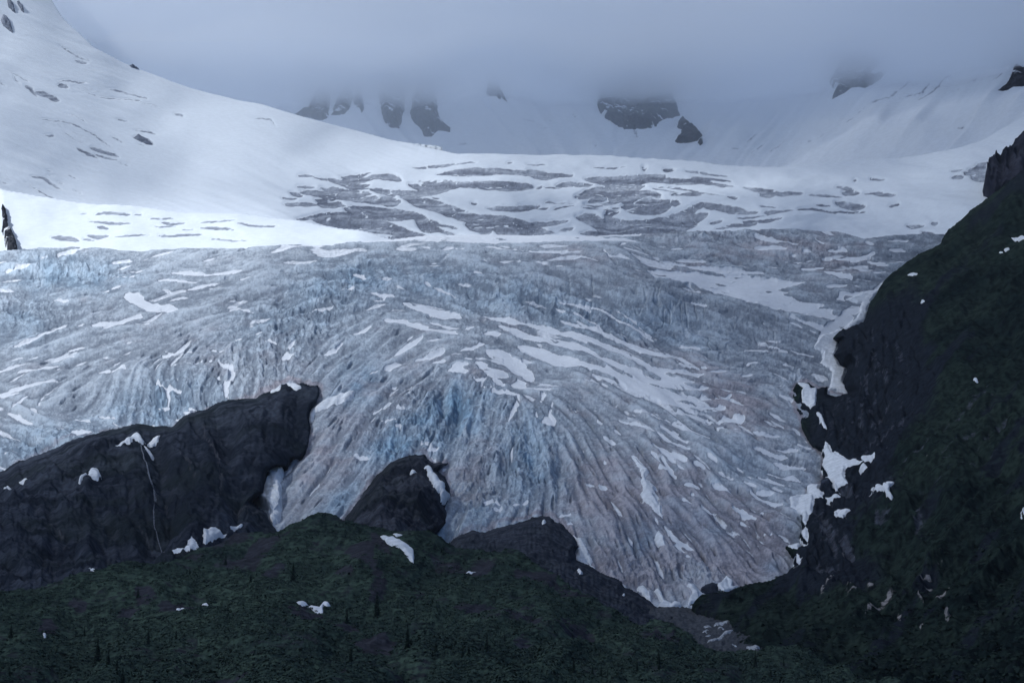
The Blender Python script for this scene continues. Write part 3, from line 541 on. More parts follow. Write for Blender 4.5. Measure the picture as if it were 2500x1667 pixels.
def attrs_glacier(u, v):
    serac, face, blue, dirt, sn = glacier_fields(u, v)
    f, m, c = sample(Lf, u, v), sample(Lm, u, v), sample(Lc, u, v)
    s = sample(M_snow, u, v)
    s = sm(.28, .72, s + s * (1 - s) * .0 + (.20 * f + .16 * m) * (s > .02) * 1.0 - .04)
    low = -(m * .7 + f * .25 + c * .75) / 1.06          # hollows hold snow
    pat = fbm(u / 60, v / 30, 12, 3)
    auto = sm(.0, .9, low + pat * .8 - 1.75 + sn * 1.55 - .5 * np.clip(serac, 0, 1) + .10)
    snow = np.clip(np.maximum(s * .95, auto * .62), 0, 1)
    tex = .5 + .08 * f + .12 * m + .13 * c + .16 * vn(u / 3, v / 2.4, 2) + .18 * fbm(u / 14, v / 8, 6, 4)
    wu = u + 12 * fbm(u / 40, v / 30, 4, 3); wv = v + 9 * fbm(u / 44, v / 26, 7, 3)
    e1, e2, r2 = cells(wu / 7.5 + 40, wv / 6.5, 6); sc_ = np.clip(serac + .25, 0, 1)
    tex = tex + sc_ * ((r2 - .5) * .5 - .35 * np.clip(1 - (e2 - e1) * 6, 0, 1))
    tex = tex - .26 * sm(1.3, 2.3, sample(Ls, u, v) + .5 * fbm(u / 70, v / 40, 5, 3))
    rim = sample(M_rim, u, v); snow = snow * (1 - .8 * rim)
    dl = np.clip(.12 + .9 * rim + dirt * .75 + .25 * pat, 0, 1)
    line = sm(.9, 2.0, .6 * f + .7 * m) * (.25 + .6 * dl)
    return dict(cover=np.stack([snow, dl, blue * np.clip(.75 + .5 * fbm(u / 30, v / 22, 13, 3), 0, 1.2)], -1), tex=np.stack([tex, line, np.clip(serac, 0, 1)], -1))

def attrs_basin(u, v):
    s = sample(M_crev, u, v)
    ln = np.clip(1.25 - np.abs(vn((u + 10 * fbm(u / 40, v / 20, 2, 2)) / 75, (v + 7 * fbm(u / 60, v / 30, 3, 3)) / 6.5, 12)) * 9, 0, 1) * sm(-.3, .2, fbm(u / 50, v / 14, 14, 3))
    s = s * (1 - .75 * ln)
    t = .5 + .35 * fbm(u / 14, v / 5, 3, 4) + .2 * vn(u / 3, v / 2.2, 5)
    layer = vn(u / 120, (v + 5 * fbm(u / 50, v / 30, 3, 2)) / 5.0, 8)
    return dict(cover=np.stack([1 - s, .5 + .5 * layer, 0 * s], -1), tex=np.stack([t, 0 * s, 0 * s], -1))
M_crevb = blur(M_crev, 3)
def relief_basin(u, v):
    s = sample(M_crev, u, v); s2 = sample(M_crevb, u, v)
    return -3.2 * s2 - 1.5 * s * (1 + .6 * fbm(u / 10, v / 5, 2, 3)) + 3 * fbm(u / 90, v / 22, 4, 3) + 9 * fbm(u / 260, v / 55, 8, 2) * sm(378, 430, v) + .8 * fbm((u + v) / 40, v / 9, 10, 3)
M_crevb = blur(M_crev, 3)
def attrs_left(u, v):
    s = sample(M_graze, u, v)
    return dict(cover=np.stack([1 - .85 * s, .5 + 0 * s, 0 * s], -1), tex=np.stack([.5 + .3 * fbm(u / 12, v / 6, 3, 4), 0 * s, 0 * s], -1))
def attrs_ridge(u, v):
    s = sample(M_rmark, u, v)
    return dict(cover=np.stack([1 - s, .5 + 0 * s, 0 * s], -1), tex=np.stack([.5 + .3 * fbm(u / 12, v / 5, 3, 4), 0 * s, 0 * s], -1))
def attrs_head(u, v):
    s = sample(M_streak, u, v)
    return dict(cover=np.stack([1 - .85 * s, .5 + 0 * s, 0 * s], -1), tex=np.stack([.5 + .2 * fbm(u / 12, v / 8, 3, 4), 0 * s, 0 * s], -1))

# ------------------------------------------------------------------ materials of the ground
def mat_ice(name, clean=(.35, .39, .44), dirty=(.305, .29, .32), blue=(.185, .30, .41), snow=(.66, .69, .74)):
    g = G(name)
    sn, di, bl, _ = g.attr('cover'); tx, ln, se, _ = g.attr('tex')
    n1 = g.noise(.12, 7, .62); n2 = g.noise(.035, 4, .5); n3 = g.noise(.6, 4, .6)
    d = g.ramp(g.math('ADD', di, g.math('MULTIPLY', g.math('SUBTRACT', n2, .5), .9)), .1, .85)
    c = g.mix(d, clean, dirty)
    c = g.mix(g.math('MULTIPLY', bl, .85), c, blue)
    v = g.math('ADD', g.math('MULTIPLY', tx, .9), g.math('MULTIPLY', n1, .9))
    v = g.math('ADD', v, g.math('MULTIPLY', g.math('SUBTRACT', n3, .5), .7))
    c = g.mix(1.0, c, g.mix(g.ramp(v, .5, 1.4), (.60, .61, .64), (1.34, 1.34, 1.33)), 'MULTIPLY')
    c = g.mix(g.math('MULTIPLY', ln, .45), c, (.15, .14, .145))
    sc = g.mix(g.ramp(n1, .3, .7), tuple(x * .92 for x in snow), snow)
    c = g.mix(g.ramp(g.math('ADD', sn, g.math('MULTIPLY', g.math('SUBTRACT', n1, .5), .5)), .3, .7), c, sc)
    bh = g.math('MULTIPLY', g.math('ADD', n1, g.math('MULTIPLY', n3, .35)), g.ramp(sn, .2, .9, 1.0, .12))
    return g.done(c, g.ramp(sn, 0, 1, .6, .95), bh, 2.2, .8)
M_snow = blur(M_snow, 1)
MAT_GLACIER = mat_ice('glacier_ice')
MAT_BASIN = mat_ice('snowfield_snow', clean=(.36, .39, .44), dirty=(.20, .22, .265), snow=(.63, .675, .73))
MAT_SLOPE = mat_ice('mountain_snow', snow=(.62, .66, .72), clean=(.34, .37, .44), dirty=(.26, .28, .33))

def mat_snow(name, dirty=.0):
    g = G(name)
    n = g.noise(.16, 6, .6); n2 = g.noise(.03, 3)
    c = g.mix(g.ramp(n, .3, .75), (.52, .55, .59), (.70, .73, .78))
    c = g.mix(g.ramp(n2, .62, .8, 0, .35), c, (.42, .39, .38))
    return g.done(c, .95, n, .8, .6)
MAT_SNOWPATCH = mat_snow('old_snow')

def mat_rock(name, snowy=0, dark=(.012, .016, .025), light=(.044, .053, .073), moss=(.014, .021, .016), mossy=.3, veinc=(.085, .087, .10), scale=.03, bump=3.0):
    g = G(name)
    v = g.vec((1, 1, .35)); n1 = g.noise(scale, 9, .62, v, .6); n2 = g.noise(scale * 5, 6, .65); n3 = g.noise(scale * .3, 4)
    cv, dk, _, _ = g.attr('cover')
    c = g.mix(g.ramp(n1, .40, .60), dark, light)
    c = g.mix(g.ramp(dk, 0, 1, 0, .9), c, tuple(x * 1.1 for x in dark))
    c = g.mix(1.0, c, g.mix(g.ramp(n2, .3, .7), (.62, .62, .64), (1.35, 1.33, 1.3)), 'MULTIPLY')
    c = g.mix(g.math('MULTIPLY', g.ramp(n3, .48, .62), mossy), c, moss)
    c = g.mix(g.ramp(cv, .15, .9, 0, .75), c, veinc)
    if snowy:
        ns = g.noise(.03, 6, .6, g.vec((1, 1, .3)))
        c = g.mix(g.ramp(ns, .62 - snowy, .66 - snowy), c, (.6, .63, .68))
    h = g.math('ADD', g.math('MULTIPLY', n1, 1.4), g.math('MULTIPLY', n2, .4))
    return g.done(c, .85, h, bump, 1.0)
MAT_ROCK = mat_rock('dark_wet_rock')
MAT_MID = mat_rock('nunatak_rock', dark=(.013, .016, .024), light=(.046, .052, .068))
MAT_BROWN = mat_rock('moraine_gravel', dark=(.022, .027, .038), light=(.046, .053, .070), scale=.06, bump=1.2, mossy=.15)
MAT_FARROCK = mat_rock('far_rock', dark=(.012, .014, .024), light=(.035, .037, .052), mossy=.1, scale=.012, bump=8)
MAT_CRAG = mat_rock('crag_rock', snowy=.03, dark=(.018, .02, .028), light=(.04, .042, .052), mossy=.1, scale=.02, bump=6)

def mat_hill(name, greenA, greenB, soil=(.055, .047, .047), stone=(.10, .10, .108), scale=.02):
    g = G(name)
    veg, scree, pale, _ = g.attr('cover'); tx, _, _, _ = g.attr('tex')
    n1 = g.noise(scale, 8, .6, None, .5); n2 = g.noise(scale * 9, 6, .6); n3 = g.noise(scale * 40, 3, .6)
    nb = g.noise(scale * .35, 4, .6)
    gr = g.mix(g.ramp(g.math('ADD', g.math('MULTIPLY', n1, .5), g.math('MULTIPLY', nb, .5)), .38, .6), greenA, greenB)
    gr = g.mix(1.0, gr, g.mix(g.ramp(g.math('ADD', g.math('MULTIPLY', n2, .6), g.math('MULTIPLY', tx, .4)), .36, .64), (.5, .5, .55), (1.5, 1.5, 1.4)), 'MULTIPLY')
    so = g.mix(g.ramp(n2, .3, .7), tuple(x * .6 for x in soil), tuple(x * 1.25 for x in soil))
    st = g.mix(g.ramp(g.math('MULTIPLY', n2, g.math('ADD', n3, .5)), .3, .7), tuple(x * .45 for x in stone), stone)
    c = g.mix(g.ramp(g.math('ADD', veg, g.math('MULTIPLY', g.math('SUBTRACT', n2, .5), .9)), .35, .65), so, gr)
    c = g.mix(g.ramp(g.math('ADD', scree, g.math('MULTIPLY', g.math('SUBTRACT', n2, .5), 1.1)), .4, .75), c, st)
    c = g.mix(g.ramp(g.math('ADD', pale, g.math('MULTIPLY', g.math('SUBTRACT', n2, .5), 1.4)), .5, .85), c, (.23, .22, .225))
    return g.done(c, .9, g.math('ADD', n1, n2), 1.6, 1.0)
MAT_HILL = mat_hill('green_moraine', (.019, .031, .030), (.037, .057, .047), soil=(.034, .036, .046), stone=(.07, .077, .095))
MAT_MOUNT = mat_hill('mountain_tundra', (.006, .011, .012), (.015, .024, .021), soil=(.013, .017, .025), stone=(.060, .068, .090), scale=.012)
g = G('outwash_gravel'); n = g.noise(.12, 8, .7); n2 = g.noise(.9, 3, .6)
g.N; MAT_PLAIN = g.done(g.mix(g.ramp(g.math('ADD', g.math('MULTIPLY', n, .6), g.math('MULTIPLY', n2, .5)), .35, .75), (.025, .029, .037), (.085, .093, .108)), .9, n2, .6, 1.0)

# ------------------------------------------------------------------ relief and cover of the hills
def crags(u, v, s=1.0, seed=3):
    a = u + 14 * fbm(u / 40, v / 40, seed, 3); b = v + 14 * fbm(u / 36, v / 44, seed + 2, 3)
    d1, d2, r = cells(a / (16 * s), b / (24 * s), seed); e1, e2, q = cells(a / (6 * s) + 7, b / (8 * s), seed + 1)
    return (r - .5) * 2 + np.clip((d2 - d1) * 4, 0, 1) + (q - .5) * .9
def relief_rock(u, v):
    wu = u + 30 * fbm(u / 70, v / 60, 8, 3)
    gul = fbm(wu / 75 + v / 190, v / 170 - wu / 300, 3, 4)
    return 9 * gul + .7 * crags(u, v, 1.6) + 4 * fbm((u + .6 * v) / 60, (v - .6 * u) / 22, 11, 4) + 6 * fbm(u / 60, v / 45, 5, 4) + 1.0 * fbm(u / 12, v / 11, 7, 3, ridged=True) - 12 * blob(u, v, 395, 1160, 28, 130, -12) - 8 * blob(u, v, 560, 1100, 30, 160, -8) - 6 * blob(u, v, 720, 1040, 22, 110, 0)
M_vein = blank()
draw_strokes(M_vein, strokes('B1', 'w26 1305 -30 1340 30 1380 90 1405 180 1410 290 1400 400; w22 1080 70 1150 120 1200 170 1250 260; w14 1000 400 1060 500 1110 590 1160 700; w12 1020 300 1060 400 1040 480; w24 300 560 380 620 440 700; w20 880 560 960 640 1040 720'), .75, 8, 2)
draw_strokes(M_vein, strokes('C4', 'w30 1290 1230 1310 1320 1350 1400 1400 1500 1420 1568; w10 1890 1090 1840 1130 1825 1180 1840 1380'), .55, 8, 2)
draw_strokes(M_vein, strokes('B1', 'w60 1450 380 1600 470 1700 560; w50 1560 420 1680 520'), .6, 14, 2)
def attrs_rock(u, v):
    return dict(cover=np.stack([sample(M_vein, u, v) * np.clip(.7 + .9 * vn(u / 4, v / 6, 3), 0, 1), np.clip(blobs(u, v, [(1, 560, 1120, 150, 110, 20), (.9, 330, 1270, 150, 90, 20), (1, 720, 1050, 60, 120, 0), (.7, 90, 1330, 160, 80, 0), (.8, 450, 1200, 60, 160, -20)]) * (.8 + .8 * fbm(u / 30, v / 40, 12, 4)), 0, 1), 0 * u], -1))
def relief_mid(u, v):
    return .7 * crags(u, v, 1.4) + 3 * fbm((u - .5 * v) / 40, (v + .5 * u) / 16, 11, 4) + 4 * fbm(u / 30, v / 50, 3, 4) + 2.5 * fbm(u / 20, v / 18, 5, 3)
def attrs_plain0(u, v):
    return dict(cover=np.stack([.25 * sm(.3, .9, fbm(u / 10, v / 14, 4, 3)), 0 * u, 0 * u], -1))
def relief_brown(u, v):
    return 3 * fbm(u / 60, v / 25, 3, 4) + 1.2 * fbm(u / 10, v / 8, 6, 3, ridged=True)

M_soil = blank()
draw_strokes(M_soil, strokes('B1', '''w40 1310 690 1400 660 1520 600 1620 560; w60 1380 790 1500 760 1640 680 1740 620 1850 560; w40 1500 800 1600 760 1700 690; w60 1690 850 1760 800 1830 780; w90 250 1230 300 1200 360 1190; w70 1000 1100 1150 1080 1300 1060; w60 440 1060 560 1050; w70 1850 1060 1960 1090 2100 1110; w60 2000 1180 2150 1170 2300 1200; w50 740 1110 860 1070; w50 2150 830 2250 880; w30 1200 780 1320 760; w40 1170 1560 1250 1530 1400 1520 1640 1530; w90 850 1040 980 1030'''), .9, 20, 3)
draw_strokes(M_soil, strokes('B2', '''w120 150 700 250 800 300 900 ; w80 260 620 330 700 400 800; w90 330 870 330 950 260 1000; w60 540 990 620 940; w50 630 1120 680 1100; w80 800 1060 950 1080 1100 1060; w60 1000 1150 1200 1170 1350 1200; w90 150 1280 300 1290 420 1290; w70 900 840 1050 830; w60 620 740 800 800 950 850; w60 1200 860 1350 900 1500 960 1650 1030; w80 1200 1350 1300 1350; w60 1950 1450 2200 1460; w80 1500 1180 1700 1230; w60 1950 1250 2250 1330'''), .85, 20, 3)
def relief_hill(u, v):
    vv = v * 2.6
    return 7 * fbm((u + vv * .35) / 170, (vv - u * .25) / 260, 4, 3) + 1.0 * fbm((u + vv * .3) / 40, vv / 60, 7, 4, ridged=True) + .5 * np.abs(fbm(u / 7, vv / 9, 2, 3))
def attrs_hill(u, v):
    s = sample(M_soil, u, v); a = fbm((u + v * .6) / 60, (v * 2.4 - u * .35) / 50, 5, 4)
    veg = np.clip(.95 - s * .85 - sm(.1, .5, a) * .45, 0, 1)
    sc = np.clip(s * .55 * sm(-.3, .4, fbm(u / 20, v / 10, 9, 3)), 0, 1) * sm(1500, 1380, v)
    return dict(cover=np.stack([veg, sc, 0 * u], -1), tex=np.stack([.5 + .5 * fbm(u / 9, v / 4, 3, 4), 0 * u, 0 * u], -1))

M_scree = blank(); M_pale = blank()
draw_strokes(M_scree, strokes('C6', '''w30 2200 950 2100 1080 1980 1200 1850 1330 1700 1450 1500 1568; w20 2280 1040 2180 1110 2120 1180; w16 1700 1270 1560 1370 1400 1450; w18 1830 1180 1700 1290; w30 2100 1300 1900 1450 1800 1568; w26 1650 1120 1560 1250 1400 1380 1280 1470; w14 1900 1090 1970 1110; w24 2330 1180 2150 1330 2000 1500; w14 1450 1440 1540 1400; w14 1500 1100 1420 1200 1350 1290'''), .6, 9, 2.5)
draw_strokes(M_scree, strokes('B3', '''w22 2250 60 2100 160 1900 260 1750 350 1600 440; w18 1950 180 1780 260 1650 330; w20 1700 200 1550 270 1400 330; w18 1450 60 1500 30; w90 1030 480 1100 600 1150 760; w60 1200 640 1260 760; w60 1380 560 1500 520; w40 1000 850 1200 820; w50 1080 240 1180 320 1300 350; w50 1700 420 1650 600'''), .65, 14, 3)
draw_strokes(M_pale, strokes('B3', '''w30 1340 1180 1380 1110 1440 1060 1500 1000 1540 960; w20 1400 1090 1460 1080; w22 1060 1040 1100 980 1135 940; w12 1165 1080 1190 1050; w16 1200 1100 1250 1020 1260 950; w30 1360 930 1390 920; w24 1540 1100 1570 1160; w14 1480 990 1510 970; w16 1660 945 1720 930 1760 910; w12 1690 960 1740 958 1775 940; w30 1790 1040 1850 1000 1900 960; w12 1590 950 1605 990; w8 1740 780 1730 900; w8 1770 790 1765 900; w8 1800 790 1795 910; w8 1825 800 1820 870; w22 1210 1090 1290 1040; w14 1500 872 1530 868 1575 845; w26 1680 1010 1700 1060; w12 1260 740 1300 690; w16 1200 770 1230 740; w10 1480 40 1495 60;w14 1730 200 1760 180'''), .8, 6, 2.5)
draw_strokes(M_pale, strokes('C6', 'w10 1930 1100 1975 1095; w8 1600 1320 1660 1290; w8 1690 1280 1720 1260; w10 1900 1090 1950 1080; w8 1460 640 1440 700; w8 1380 560 1360 680; w10 1350 720 1340 820; w8 1450 880 1440 960; w8 1490 1040 1500 1140;w8 1810 1190 1840 1170'), .5, 5, 2)
M_calm = blank()
draw_poly(M_calm, pts('B3', '1060 105 1085 45 1112 62 1132 105 1187 130 1232 150 1282 145 1402 120 1397 162 1270 186 1217 205 1205 240 1228 290 1152 330 1130 322 1080 358 1018 396 1002 490 977 500 962 560 977 620 972 690 945 702 860 712 870 838 940 825 880 770 945 700 918 625 932 590 922 540 860 462 850 385 962 330 960 310 1050 296 1060 200'))
M_calm = np.clip(blur(M_calm, 5) * 1.6, 0, 1)
def rocky(u, v):
    return np.clip(blobs(u, v, [(1.2, 2090, 880, 60, 110, 15), (1, 2180, 860, 60, 160, 20), (1, 2080, 1040, 110, 90, -20), (.9, 2010, 1290, 60, 130, 10), (.7, 2130, 1200, 80, 70, 0), (.6, 2080, 1400, 120, 60, -20), (.5, 2250, 960, 60, 90, 0)]), 0, 1)
def relief_mount(u, v):
    r = rocky(u, v)
    g = fbm((u * .75 + v * .65) / 60, (v * .75 - u * .65) / 320, 3, 4, ridged=True)     # gullies running down to the left
    z = 9 * g * (1 - r) + 10 * fbm(u / 120, v / 120, 6, 3) + 1.5 * fbm(u / 14, v / 14, 8, 3)
    z = z + r * (5 * fbm(u / 34, v / 75, 5, 4) + 2.8 * crags(u, v, 1.5, 5))
    z = z + 3 * fbm((u + v) / 90, (v - u) / 40, 9, 4) * (1 - r) - 5 * sample(M_scree, u, v) + 3 * sample(M_pale, u, v)
    z = z * (1 - .85 * sample(M_calm, u, v))
    near = sm(1380, 1600, v)
    return z * (1 - .7 * near) + near * 3 * fbm(u / 30, v / 12, 4, 4)
def attrs_mount(u, v):
    r = rocky(u, v); s = sample(M_scree, u, v); p = sample(M_pale, u, v)
    a = fbm((u * .75 + v * .65) / 40, (v * .75 - u * .65) / 160, 7, 4)
    veg = np.clip(.9 - r * 1.0 - .5 * sm(.05, .5, a), 0, 1)
    sc = np.clip(s + r * .55 * sm(-.2, .5, fbm(u / 12, v / 30, 2, 4)) , 0, 1)
    return dict(cover=np.stack([veg, sc, p], -1), tex=np.stack([.5 + .5 * fbm(u / 9, v / 6, 3, 4), 0 * u, 0 * u], -1))

# ------------------------------------------------------------------ build the ground
nh = int(np.argmax(O_hill[:, 0])); crest = lambda u: np.interp(u, O_hill[:nh, 0], O_hill[:nh, 1])
on_ice = lambda u, v: v < crest(u) + 4
on_side = lambda u, v: u < 2520 and (v < 1440 or u > 1900) and v < 1500
def jag(P, amp=3.0, step=5.0, seed=1):
    out = []
    for a, b in zip(P, np.roll(P, -1, 0)):
        L = np.hypot(*(b - a))
        n = 1 if (L > 300 or max(a[0], b[0]) > 2560 or min(a[0], b[0]) < -60) else max(1, int(L / step))
        t = np.arange(n)[:, None] / n; q = a + (b - a) * t
        k = amp if n > 1 else 0
        q = q + k * np.stack([fbm(q[:, 0] / 13, q[:, 1] / 13, seed, 3, .6), .9 * fbm(q[:, 0] / 12, q[:, 1] / 12, seed + 4, 3, .6)], -1)
        out.append(q)
    return np.vstack(out)
ST = lambda s: tag(s.obj, kind='structure')
head = Sheet('snow_headwall', O_head, R_head, 5.0, MAT_SLOPE, lambda u, v: 30 * fbm(u / 260, v / 200, 3, 3) + 9 * fbm((u + .8 * (v - 300) * np.sign(u - 1500)) / 70, v / 260, 5, 3, ridged=True) + 1.2 * fbm(u / 40, v / 60, 6, 2) - 3 * sample(M_streak, u, v), attrs_head, minrange=lambda u, v: np.maximum(R_basin(u, v), R_left(u, v) * (u < 1000)), mgap=60); ST(head)
def smin(a, b, k):
    h = np.clip(.5 + .5 * (b - a) / k, 0, 1)
    return b * (1 - h) + a * h - k * h * (1 - h)
def R_field(u, v):
    a = R_left(u, v) + 2500 * sm(1000, 1250, u); b = np.maximum(R_basin(u, v), R_glacier(u, v) + 40)
    return smin(a, b, 260)
def attrs_field(u, v):
    A = attrs_basin(u, v); B = attrs_left(u, v)
    A['cover'][:, 0] = np.minimum(A['cover'][:, 0], B['cover'][:, 0]); return A
O_field = np.vstack([O_left[:18], pts('S', '1000 348 1060 362 1120 376 1180 376 1297 376 1400 378 1489 381 1600 388 1699 394 1780 403 1868 409 1944 405 2059 394 2174 386 2270 376 2340 362 2392 345 2440 320 2500 285 2600 225 2850 100 2850 660 -350 660')])
basin = Sheet('snowfield', O_field, R_field, (2.7, 2.1), MAT_BASIN, lambda u, v: relief_basin(u, v) * sm(900, 1100, u + 2 * (v - 400)) + (1 - sm(900, 1100, u + 2 * (v - 400))) * (7 * fbm(u / 200, v / 120, 3, 2) + 1.6 * fbm((u - v) / 110, (v - .35 * u) / 16, 10, 4) - 4.5 * sample(M_crevb, u, v)) - 2 * sample(M_graze, u, v), attrs_field, minrange=R_ridge, mgap=-60); ST(basin)
ridge = Sheet('snow_ridge', O_ridge, R_ridge, 2.6, MAT_BASIN, lambda u, v: 3.0 * fbm(u / 120, v / 50, 4, 3) - 2 * sample(M_rmark, u, v), attrs_ridge, minrange=R_glacier, mgap=25); ST(ridge)
glacier = Sheet('glacier', O_glacier, R_glacier, 1.7, MAT_GLACIER, relief_glacier, attrs_glacier, band=20, bbox=(-620, 540, 2420, 1540)); ST(glacier)
rock = Sheet('rock_hill', jag(O_rock), R_rock, 2.5, MAT_ROCK, relief_rock, attrs_rock, maxrange=R_glacier, gap=4, fade_edge=45, hug=(R_glacier, 5, 4.5, on_ice)); ST(rock)
brown = Sheet('gravel_hill', jag(O_brown), R_brown, 2.2, MAT_BROWN, relief_brown, attrs_plain0, maxrange=R_glacier, gap=4, fade_edge=25, hug=(R_glacier, 5, 4.0, on_ice)); ST(brown)
mid = Sheet('rock_outcrop', jag(O_mid), R_mid, 2.0, MAT_MID, relief_mid, attrs_plain0, maxrange=R_glacier, gap=4, fade_edge=25, hug=(R_glacier, 5, 4.0, on_ice))
tag(mid.obj, 'dark rounded rock dome jutting out of the middle of the glacier tongue', 'rock outcrop')
def R_behind(u, v):
    t = sm(575, 640, v); return np.where(u < 2420, R_field(u, v) * (1 - t) + R_glacier(u, v) * t, 9e3)
mount = Sheet('mountain', jag(O_mount), R_mount, 3.0, MAT_MOUNT, relief_mount, attrs_mount, fade_edge=40, maxrange=R_behind, gap=3, hug=(lambda u, v: np.minimum(R_behind(u, v), 3200 - 1.2 * (v - 400)), 6, 5.0, on_side)); ST(mount)
far = Sheet('rock_outcrop', jag(O_far), R_far, 2.5, MAT_FARROCK, lambda u, v: 14 * fbm(u / 22, v / 30, 3, 4, ridged=True), attrs_plain0)
tag(far.obj, 'blue-black crag above the snowfield just behind the crest of the dark right mountain', 'rock outcrop')
plain = Sheet('riverbed', O_plain, R_plain, 2.2, MAT_PLAIN, lambda u, v: 1.6 * fbm(u / 24, v / 10, 3, 4) + .8 * fbm(u / 5, v / 3, 6, 2), None); ST(plain)
hill = Sheet('moraine_hill', O_hill, R_hill, 2.8, MAT_HILL, relief_hill, attrs_hill, curl=(2.0, 1.0)); ST(hill)

# valley floor from behind the viewer to the foot of the hills
xs = np.arange(-2600, 2601, 40.0); ys = np.concatenate([np.arange(-900, 700, 20.0), np.arange(700, 6800, 100.0)])
X, Y = np.meshgrid(xs, ys)
Z = -1.0 + 1.6 * fbm(X / 60, Y / 60, 3, 3) - .5 * sm(300, 600, Y) - 60 * sm(560, 900, Y)
Z = np.where(np.hypot(X, Y) < 40, np.minimum(Z, -.1), Z)
idx = np.arange(X.size).reshape(X.shape)
Q = np.stack([idx[:-1, :-1].ravel(), idx[:-1, 1:].ravel(), idx[1:, 1:].ravel(), idx[1:, :-1].ravel()], -1)
cov = np.stack([.9 + 0 * X.ravel(), 0 * X.ravel(), 0 * X.ravel()], -1)
tag(mesh_obj('ground', np.stack([X, Y, Z], -1).reshape(-1, 3), Q, MAT_HILL, dict(cover=cov, tex=cov * .5)), kind='structure')
# ------------------------------------------------------------------ snow patches lying on rock, grass and ice
SN = 'snow patch'
def patch(sheet, crop, coords, label, mat=None, cat=SN, name='snow_patch', group=None, **k):
    mat = mat or MAT_SNOWPATCH
    P = pts(crop, coords)
    o = lay_on(sheet, P, name, mat, seed=random.randint(1, 9), **k)
    if o: tag(o, label, cat, group)
    return o
def spot(sheet, crop, x, y, rx, ry, label, **k):
    a = np.linspace(0, 2 * math.pi, 9)[:-1]
    c = ' '.join('%.1f %.1f' % (x + rx * math.cos(t), y + ry * math.sin(t)) for t in a)
    return patch(sheet, crop, c, label, **k)
small = dict(edge=3, warp=.7, thick=1.1, lift=.8)
G1 = 'snow patches on the dark rock hill'
patch(rock, 'C4', '738 1430 770 1390 820 1355 870 1333 895 1345 922 1368 915 1395 885 1402 850 1385 832 1408 780 1412', 'ragged arch-shaped snow patch on the rock hill above the long waterfall', group=G1)
patch(rock, 'C4', '940 1352 980 1330 1022 1326 1010 1352 970 1372 945 1368', 'small oval snow patch on the rock hill right of the arch-shaped patch', group=G1, **small)
patch(rock, 'C4', '922 1398 960 1408 988 1430 970 1440 935 1422', 'slanted sliver of snow just under the arch-shaped patch beside the waterfall', group=G1, **small)
patch(rock, 'B1', '560 265 578 225 605 212 635 235 646 268 625 302 585 312 562 292', 'rounded white snow patch on the left rock hill below its crest', group=G1)
patch(rock, 'B1', '495 342 515 297 552 273 558 292 525 327 508 347', 'thin snow tail hanging down left from the rounded snow patch', group=G1, **small)
patch(rock, 'B1', '118 268 150 253 182 261 150 275', 'tiny flat snow patch near the crest at the left end of the rock hill', group=G1, **small)
patch(rock, 'B1', '20 337 50 309 73 322 62 346 30 350', 'tiny round snow patch at the left edge of the rock hill', group=G1, **small)
patch(rock, 'B1', '1468 537 1500 527 1552 543 1548 560 1500 560', 'small oval snow patch on dark rubble above the brown moraine shoulder', group=G1, **small)
patch(rock, 'B1', '1300 610 1340 592 1400 588 1422 612 1470 614 1442 640 1400 635 1330 682 1312 698 1297 680', 'broad white snow patch at the foot of the rock hill on the moraine shoulder', group=G1)
patch(rock, 'B1', '1060 768 1080 782 1130 745 1170 756 1200 735 1198 700 1225 684 1272 708 1272 736 1230 762 1170 778 1082 806', 'long lumpy snow patch in the gully where the rock hill meets the green moraine', group=G1)
patch(rock, 'B1', '566 847 605 840 640 820 697 855 650 870 605 880', 'low flat snow patch at the base of the rock hill above green shrubs', group=G1, **small)
patch(glacier, 'B1', '1612 415 1680 388 1702 300 1705 250 1728 234 1812 228 1800 270 1785 300 1795 340 1800 420 1795 500 1775 545 1745 566 1712 520 1700 462 1650 442', 'tall snow bank wedged between the rock hill and the left edge of the glacier tongue', group=G1, thick=6, lift=2.5)
patch(rock, 'C4', '1728 970 1745 905 1775 910 1800 965 1808 1000 1760 1010 1725 1050 1722 1062 1790 1050 1795 1020 1770 1000', 'bright snow at the top of the rock hill beneath the seracs', group=G1, **small)
patch(rock, 'C4', '1815 1000 1860 998 1925 1030 1922 1046 1890 1048 1850 1030', 'curved snow strip at the right end of the rock hill crest', group=G1, **small)
G2 = 'snow patches on the glacier'
patch(glacier, 'C4', '1985 1150 2080 1120 2200 1080 2262 1075 2255 1112 2200 1142 2080 1168 2015 1192 1990 1250 1968 1242 1972 1180', 'large pale snow tongue on the ice right of the rock hill top', group=G2)
patch(glacier, 'B2', '1935 105 2010 160 2045 195 2052 215 2028 242 2105 300 2085 312 2122 382 2085 375 2135 425 2137 494 2080 455 2010 385 1992 350 2016 325 1996 270 2005 240 1988 200', 'long ragged upright snow strip on the lower right glacier tongue', group=G2, thick=1.8)
patch(glacier, 'B2', '2078 636 2115 600 2142 642 2154 706 2112 688', 'smooth leaf-shaped snow patch low on the glacier tongue', group=G2, **small)
patch(glacier, 'C6', '1440 398 1300 436 1210 468 1310 500 1300 560 1262 612 1180 652 1050 700 1010 770 1070 800 1050 850 1128 930 1112 1000 1100 1080 1150 1070 1232 1088 1215 1040 1196 990 1215 940 1228 905 1180 885 1160 850 1145 820 1165 760 1170 720 1235 670 1340 612 1355 540 1380 490 1420 440', 'long white snow lane running down between the glacier and the dark mountain', group=G2, thick=1.5, edge=6)
G3 = 'snow patches around the glacier foot'
patch(glacier, 'B2', '1563 632 1620 650 1652 700 1692 790 1680 812 1652 800 1690 840 1745 862 1660 888 1612 852 1578 800 1592 742 1558 708 1600 706', 'tall jagged snow bank between the brown moraine hill and the glacier', group=G3)
